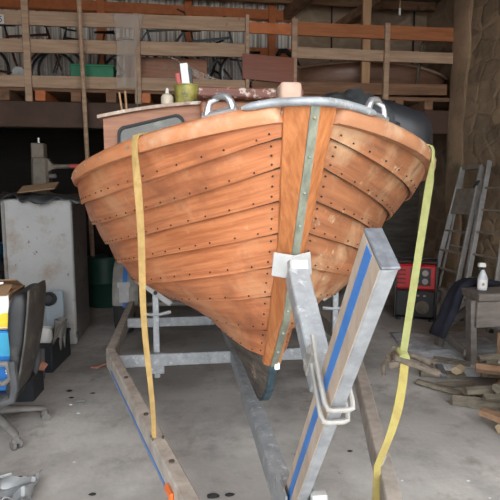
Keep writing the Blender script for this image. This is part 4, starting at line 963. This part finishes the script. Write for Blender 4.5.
# bits of litter on the concrete
rnd = random.Random(3)
for k, (x, y, r_, mm) in enumerate(((-.84, 3.75, .02, 'rubber'), (-.80, 3.62, .016, 'rubber'), (-.72, 3.55, .03, 'foil'), (-.70, 3.35, .012, 'white'), (-.78, 3.5, .010, 'white'), (-.60, 2.72, .008, 'white'), (-.45, 2.4, .016, 'rubber'), (-.28, 2.2, .02, 'rust'), (-.66, 3.68, .016, 'rust'), (.14, 2.30, .028, 'rubber'), (.22, 2.30, .02, 'rubber'), (1.46, 2.25, .008, 'white'), (1.48, 2.1, .007, 'white'), (1.12, 2.3, .007, 'white'), (.95, 2.62, .014, 'rubber'), (1.9, 3.5, .03, 'splitcut'))):
    w = MB(); w.loft([[V((x + r_ * q * math.cos(a) * (1 + .5 * rnd.random()), y + r_ * q * math.sin(a) * .8, .002 + z * r_)) for a in [i * math.pi / 4 for i in range(8)]] for q, z in ((.7, 0), (1, .2), (.5, .5))])
    nm = {'rubber': 'black pebble', 'foil': 'foil scrap', 'white': 'pale paper scrap', 'rust': 'brown chip', 'splitcut': 'wood chip'}[mm]
    tag(w.build(nm.replace(' ', '_'), mm, smooth=True), {'rubber': 'small black pebble lying on the concrete floor', 'foil': 'crushed foil scrap on the floor beyond the swivel chair', 'white': 'tiny pale scrap lying on the concrete floor', 'rust': 'small brown chip lying on the concrete floor', 'splitcut': 'pale wood chip on the floor near the log pile'}[mm], 'litter', 'litter on the concrete floor')
tag(MB().tube([(-.76, 4.22, .015), (-.71, 4.20, .018), (-.66, 4.26, .02), (-.61, 4.42, .015)], .009, 6).build('red_cord', 'pinkcloth', smooth=True), 'short dusty red cord lying on the floor beside the trailer rail', 'cord')
t = thing('green_drum', (-.95, 6.6, 0), 'dark green drum in the shadow behind the tall cabinet', 'drum')
MB().lathe((-.98, 6.7, 0), [(.24, 0), (.25, .02), (.25, .3), (.258, .31), (.25, .32), (.25, .62), (.24, .64), (.001, .64)], 28).build('drum_body', 'deepgreen', t, smooth=True); MB().cyl((-.9, 6.6, .655), .03, .03, 12).build('bung', 'rubber', t)
tag(MB().box((-.62, 6.4, .35), (.09, .09, .7), bev=.006).build('wooden_post', 'brownwood'), 'short brown post standing in the dark beside the fender', 'post')

# ------------------------------------------------------------------ right hand clutter
g = thing('generator', (2.76, 5.5, 0), 'red and black portable generator on the floor behind the lime strap', 'generator')
rz = R(-28); rm = Matrix.Rotation(rz, 3, 'Z'); c = V((2.76, 5.5, 0)); P = lambda x, y, z: c + rm @ V((x, y, z))
mb = MB(); mb.box(P(0, 0, .20), (.46, .42, .34), rm, bev=.03); mb.build('engine_housing', 'genblack', g)
mb = MB(); mb.box(P(0, -.02, .51), (.44, .40, .29), rm, bev=.02); hs = mb.build('control_housing', 'genred', g)
mb = MB(); mb.box(P(.05, -.224, .52), (.22, .008, .20), rm, bev=.002); pn_ = mb.build('control_panel', 'genblack', hs)
for x in (.0, .10):
    for z in (.47, .565):
        mb = MB(); mb.lathe(P(x, -.229, z), [(.034, 0), (.034, .012), (.026, .014), (.024, .008), (.001, .008)], 16, axis=rm @ V((0, -1, 0))); mb.build('socket', 'dial', hs, smooth=True)
mb = MB(); mb.lathe(P(.08, -.215, .17), [(.075, 0), (.075, .02), (.06, .022), (.055, .012), (.02, .012), (.02, .03), (.001, .03)], 24, axis=rm @ V((0, -1, 0)))
for k in range(6): mb.beam(P(.08, -.23, .17), P(.08 + .06 * math.cos(k * math.pi / 3), -.23, .17 + .06 * math.sin(k * math.pi / 3)), .008, .01, rm @ V((0, -1, 0)))
mb.build('recoil_starter', 'machine', g)
for k, x in enumerate((-.03, .03, .10)):
    MB().box(P(x, -.215, .30), (.028, .012, .02), rm, bev=.003).build('warning_light', 'dial', g)
mb = MB()
for x in (-.22, .22): mb.tube([P(x, -.21, .03), P(x, -.215, .60), P(x, -.18, .68), P(x, .18, .68), P(x, .215, .60), P(x, .21, .03)], .014, 8)
for y in (-.18, .18): mb.tube([P(-.22, y, .68), P(.22, y, .68)], .014, 8)
mb.build('tube_frame', 'genblack', g, smooth=True)
mb = MB(); mb.lathe(P(-.02, .05, .655), [(.06, 0), (.06, .02), (.045, .03), (.001, .03)], 18); mb.build('fuel_cap', 'genblack', g, smooth=True)
for x in (-.18, .18):
    for y in (-.17, .17): MB().cyl(P(x, y, .016), .03, .032, 10).build('foot', 'rubber', g)
mb = MB()
for k in range(4): mb.box(P(-.16, -.226, .44 + k * .05), (.10, .004, .014), rm)
mb.build('vent_slots', 'genblack', hs)
# ladders leaning on the right wall
def ladder(bl, br, tl, tr_, rungs, label, plate=None, rear=True):
    bl, br, tl, tr_ = V(bl), V(br), V(tl), V(tr_); t = thing('ladder', (bl + br) / 2, label, 'ladder', None)
    wd = (br - bl).normalized(); dn = (tl - bl).normalized(); out = wd.cross(dn).normalized()
    if out.x > 0: out = -out
    for a, b_ in ((bl, tl), (br, tr_)): MB().beam(a, b_, .026, .065, out, bev=.004).build('side_rail', 'alu', t)
    for a in rungs: MB().beam(bl.lerp(tl, a), br.lerp(tr_, a), .024 if not rear else .075, .022, (0, 0, 1), bev=.004).build('rung', 'aluworn', t)
    if rear:
        o_ = -out * .11
        for a, b_ in ((bl, tl), (br, tr_)): MB().beam(a.lerp(b_, .03) + o_ * 1.0, b_ + o_ * .25, .022, .03, out, bev=.003).build('rear_rail', 'alu', t)
        for a in (.12, .45, .75): MB().beam(bl.lerp(tl, a) + o_, br.lerp(tr_, a) + o_, .016, .02, out).build('rear_brace', 'alu', t)
        MB().beam(tl + dn * .0, tr_ + dn * .0, .06, .03, out, bev=.006).build('top_cap', 'aluworn', t)
    if plate: 
        a, b_ = plate; MB().loft([[bl.lerp(tl, q) + out * e for q, e in ((a, .0), (b_, .0), (b_, .02), (a, .02))] , [br.lerp(tr_, q) + out * e for q, e in ((a, .0), (b_, .0), (b_, .02), (a, .02))]]).build('platform', 'aluworn', t)
    for p in (bl, br): MB().box(p + V((0, 0, .02)), (.04, .08, .04), bev=.006).build('foot', 'rubber', t)
    return t
ladder((3.19, 6.02, 0), (3.22, 5.50, 0), (3.80, 6.38, 1.80), (3.80, 5.94, 1.80), (.14, .27, .40, .54), 'aluminium folding stepladder with a dusty platform leaning on the stone wall', (.66, .84))
ladder((3.20, 5.26, 0), (3.24, 4.76, 0), (3.81, 5.80, 1.86), (3.82, 5.34, 1.86), (.12, .26, .40, .54, .68, .82), 'plain aluminium ladder leaning closer to the door beside the stepladder', None, False)
tag(MB().tube([(3.76, 5.92, 1.62), (3.70, 5.86, 1.60), (3.69, 5.89, 1.54), (3.75, 5.93, 1.55)], .022, 7, closed=True).build('black_strap', 'rubber', smooth=True), 'black strap knotted round the tops of the two ladders', 'strap')
# rough bench
b = thing('work_bench', (2.75, 4.1, 0), 'rough grey timber bench beside the log pile', 'bench')
mb = MB(); mb.box((3.10, 4.26, .60), (1.16, .28, .05), bev=.008); mb.build('top_plank', 'benchwood', b)
mb = MB(); mb.box((3.09, 3.94, .60), (1.22, .31, .065), Matrix.Rotation(R(-2), 3, 'Z'), bev=.008); mb.build('top_plank', 'benchwood', b)
for p, q in (((2.47, 3.86, 0), (2.45, 3.88, .57)), ((2.44, 4.36, 0), (2.47, 4.30, .57)), ((3.42, 3.86, 0), (3.42, 3.90, .57)), ((3.42, 4.36, 0), (3.42, 4.30, .57))): MB().beam(p, q, .085, .055, (1, 0, 0), bev=.005).build('leg', 'benchwood', b)
MB().box((2.95, 3.815, .455), (.98, .03, .22), bev=.004).build('apron', 'benchwood', b)
MB().beam((2.44, 3.90, .10), (2.44, 4.34, .16), .04, .06, bev=.004).build('stretcher', 'benchwood', b)
MB().beam((2.42, 4.38, .14), (2.95, 4.32, .55), .035, .07, bev=.004).build('brace', 'benchwood', b); MB().beam((2.60, 3.86, .40), (3.2, 3.90, .05), .03, .07, bev=.004).build('brace', 'benchwood', b)
s = thing('spray_bottle', (2.61, 3.98, .63), 'frosted white spray bottle standing on the rough bench', 'bottle')
c = V((2.61, 3.98, .633))
MB().loft([[c + V((a * math.cos(q), b_ * math.sin(q), z)) for q in [k * 2 * math.pi / 20 for k in range(20)]] for z, a, b_ in ((0, .040, .030), (.006, .044, .034), (.10, .044, .034), (.125, .036, .03), (.15, .024, .022), (.17, .014, .014), (.185, .013, .013))]).build('bottle_body', 'bottle', s, smooth=True, angle=60)
MB().loft([[c + V((a * 1.03 * math.cos(q), b_ * 1.03 * math.sin(q) - .0005, z)) for q in [k * 2 * math.pi / 20 for k in range(10, 21)]] for z, a, b_ in ((.02, .044, .034), (.095, .044, .034))], closed=False).build('label_wrap', 'white', s, smooth=True)
MB().cyl(c + V((0, 0, .190)), .017, .022, 12).build('collar', 'genblack', s)
mb = MB(); mb.loft([[c + V((x, y, z)) for x, z in ((-.045, .205), (.018, .200), (.02, .215), (.014, .236), (-.03, .240), (-.045, .232))] for y in (-.013, .013)]); mb.build('trigger_head', 'white', s)
mb = MB(); mb.tube([c + V((-.025, 0, .205)), c + V((-.034, 0, .185)), c + V((-.03, 0, .168))], .005, 6); mb.build('trigger', 'genblack', s, smooth=True)
MB().cyl(c + V((-.014, -.0362, .055)), .013, .001, 14, axis=(0, 1, 0)).build('label_mark', 'dial', s)
# trousers over the bench end
w = MB(); path = [(2.72, 4.16, .645), (2.56, 4.18, .66), (2.44, 4.18, .66), (2.37, 4.17, .63), (2.325, 4.16, .56), (2.26, 4.13, .46), (2.20, 4.11, .36), (2.145, 4.10, .27), (2.12, 4.10, .20)]; rings = []
for i, p in enumerate(path):
    a = i / 8; p = V(p) + V((.15, 0, 0)); tg = (V(path[min(i + 1, 8)]) - V(path[max(0, i - 1)])).normalized(); wd_ = V((0, 1, 0)); nn = tg.cross(wd_)
    hw = .085 + .015 * a; th = .028 + .022 * min(1, a * 2)
    rings.append([p + wd_ * hw * math.cos(q) + nn * (th * math.sin(q) + .014 * math.sin(q * 4 + a * 5)) + mnoise.noise_vector(p * 5 + V((q, 0, 0))) * .012 for q in [k * 2 * math.pi / 18 for k in range(18)]])
w.loft(rings); tag(w.build('trousers', 'denim', smooth=True, angle=180), 'navy work trousers hanging over the end of the rough bench', 'trousers')
# plastic on the floor
w = MB(); vs = []; fs = []
for i in range(37):
    for j in range(37):
        x = 2.02 + .95 * i / 36 + .10 * (j / 36); y = 3.55 + 1.25 * j / 36; edge = mnoise.noise(V((x * 3, y * 3, 8))) * .09
        vs.append(V((x + edge, y + mnoise.noise(V((y * 3, x * 3, 3))) * .09, .008 + abs(mnoise.noise(V((x * 8, y * 8, 1)))) * .03 + abs(mnoise.noise(V((x * 20, y * 20, 1)))) * .012)))
for i in range(36):
    for j in range(36):
        a = i * 37 + j; fs.append((a, a + 1, a + 38, a + 37))
w.add(vs, fs); o = w.build('plastic_sheet', 'sheet', smooth=True, angle=180); o.modifiers.new('thick', 'SOLIDIFY').thickness = .002; tag(o, 'wrinkled whitish plastic sheet spread on the floor under the rough bench', 'plastic sheet')
# cardboard and split logs
tag(MB().box((2.72, 3.62, .20), (.30, .02, .26), Matrix.Rotation(R(-30), 3, 'Z') @ Matrix.Rotation(R(-35), 3, 'X')).build('cardboard_sheet', 'splitbrown'), 'brown board propped on the logs under the bench apron', 'board')
lr = random.Random(21); HM = {}
def log(x, y, z, L_, ang, r_, tilt=0., m='split', label=None, cut='splitcut'):
    t_ = V((math.cos(ang) * math.cos(tilt), math.sin(ang) * math.cos(tilt), math.sin(tilt))); s_ = V((-math.sin(ang), math.cos(ang), 0)); u_ = t_.cross(s_)
    n_ = lr.choice((4, 5, 6)); a0 = lr.random() * 6
    prof = [((1 - .35 * lr.random()) * math.cos(a0 + k * 2 * math.pi / n_), (.7 - .25 * lr.random()) * math.sin(a0 + k * 2 * math.pi / n_)) for k in range(n_)]
    c = V((x, y, z)); mb = MB(); rings = []
    for i in range(6):
        q = i / 5 - .5; w_ = r_ * (1 - .15 * abs(q) + .12 * lr.random())
        rings.append([c + t_ * L_ * q + s_ * a * w_ + u_ * b_ * w_ for a, b_ in prof])
    mb.loft(rings, True, False, 0); mb.add(rings[0], [tuple(range(n_))], 1); mb.add(rings[-1], [tuple(range(n_))], 1)
    o = mb.build('split_log', [m, cut]); zm = min(v.z for r__ in rings for v in r__); zx = max(v.z for r__ in rings for v in r__)
    cells = set()
    for i in range(-12, 13):
        for j in (-.8, -.4, 0, .4, .8):
            q = c + t_ * (L_ * .48 * i / 12) + s_ * (r_ * .8 * j); cells.add((round(q.x / .02), round(q.y / .02)))
    hs_ = sorted(HM.get(k_, .004) for k_ in cells); base_ = hs_[int(len(hs_) * .86)]
    o.location.z = base_ - zm
    for k_ in cells: HM[k_] = max(HM.get(k_, 0), base_ + zx - zm)
    tag(o, label or 'grey split log in the jumble of firewood below the rough bench', 'log', 'split logs in the firewood pile')
    return o
log(2.07, 3.62, .035, .34, R(-18), .055, label='dark grey log at the far tip of the firewood pile by the bench leg', cut='split')
log(2.30, 3.88, .035, .30, R(-35), .06, label='grey log lying against the foot of the bench leg', cut='split')
log(2.06, 3.42, .10, .30, R(-2), .035, label='pale flat split lying across two logs near the bench leg', m='split')
log(2.17, 3.56, .115, .10, R(40), .05, m='splitcut', label='short whitish chunk of wood on top of the firewood pile')
log(1.93, 3.36, .02, .40, R(-52), .04, label='thin dark stave pointing down at the outer rim of the firewood pile', cut='split')
log(2.24, 3.25, .06, .44, R(4), .055, label='long grey log across the middle of the firewood pile')
log(2.36, 3.06, .13, .40, R(8), .06, label='thick rounded log resting on the long log of the pile')
log(2.03, 3.06, .05, .34, R(-28), .06, label='wide split log with a pale sawn end jutting from the firewood pile')
log(2.23, 2.88, .09, .40, R(6), .05, label='grey log with pale face behind the one with the sawn end')
log(2.14, 2.72, .035, .44, R(12), .06, label='flat mossy log at the near side of the firewood pile')
log(2.01, 2.60, .03, .50, R(-62), .045, m='splitbrown', label='reddish brown split slanting at the near corner of the firewood pile')
log(2.46, 3.42, .16, .30, R(50), .06, m='splitbrown', label='warm brown split standing up at the back of the firewood pile')
for k in range(58):
    lay = k // 26; y = 2.38 + 1.12 * lr.random(); x = 2.06 - .10 * max(0, 2.9 - y) + .62 * lr.random() + .12 * lay
    log(x, y, .03 + .052 * lay + .03 * max(0, x - 2.4),   .20 + .16 * lr.random(), R(lr.uniform(-40, 40)), .032 + .022 * lr.random(), R(lr.uniform(-2, 2)), lr.choice(('split', 'split', 'split', 'split', 'splitbrown')), cut=lr.choice(('split', 'split', 'splitcut')))

# ------------------------------------------------------------------ light: daylight through the open doorway
wd = bpy.data.worlds.new('sky'); SC.world = wd; wd.use_nodes = True
nt = wd.node_tree; bg = nt.nodes['Background']; bg.inputs[0].default_value = (.96, .98, 1.0, 1); bg.inputs[1].default_value = 4.0
vs_ = SC.view_settings; vs_.view_transform = 'Standard'; vs_.look = 'None'; vs_.gamma = 1; vs_.use_curve_mapping = False; vs_.exposure = 0.38
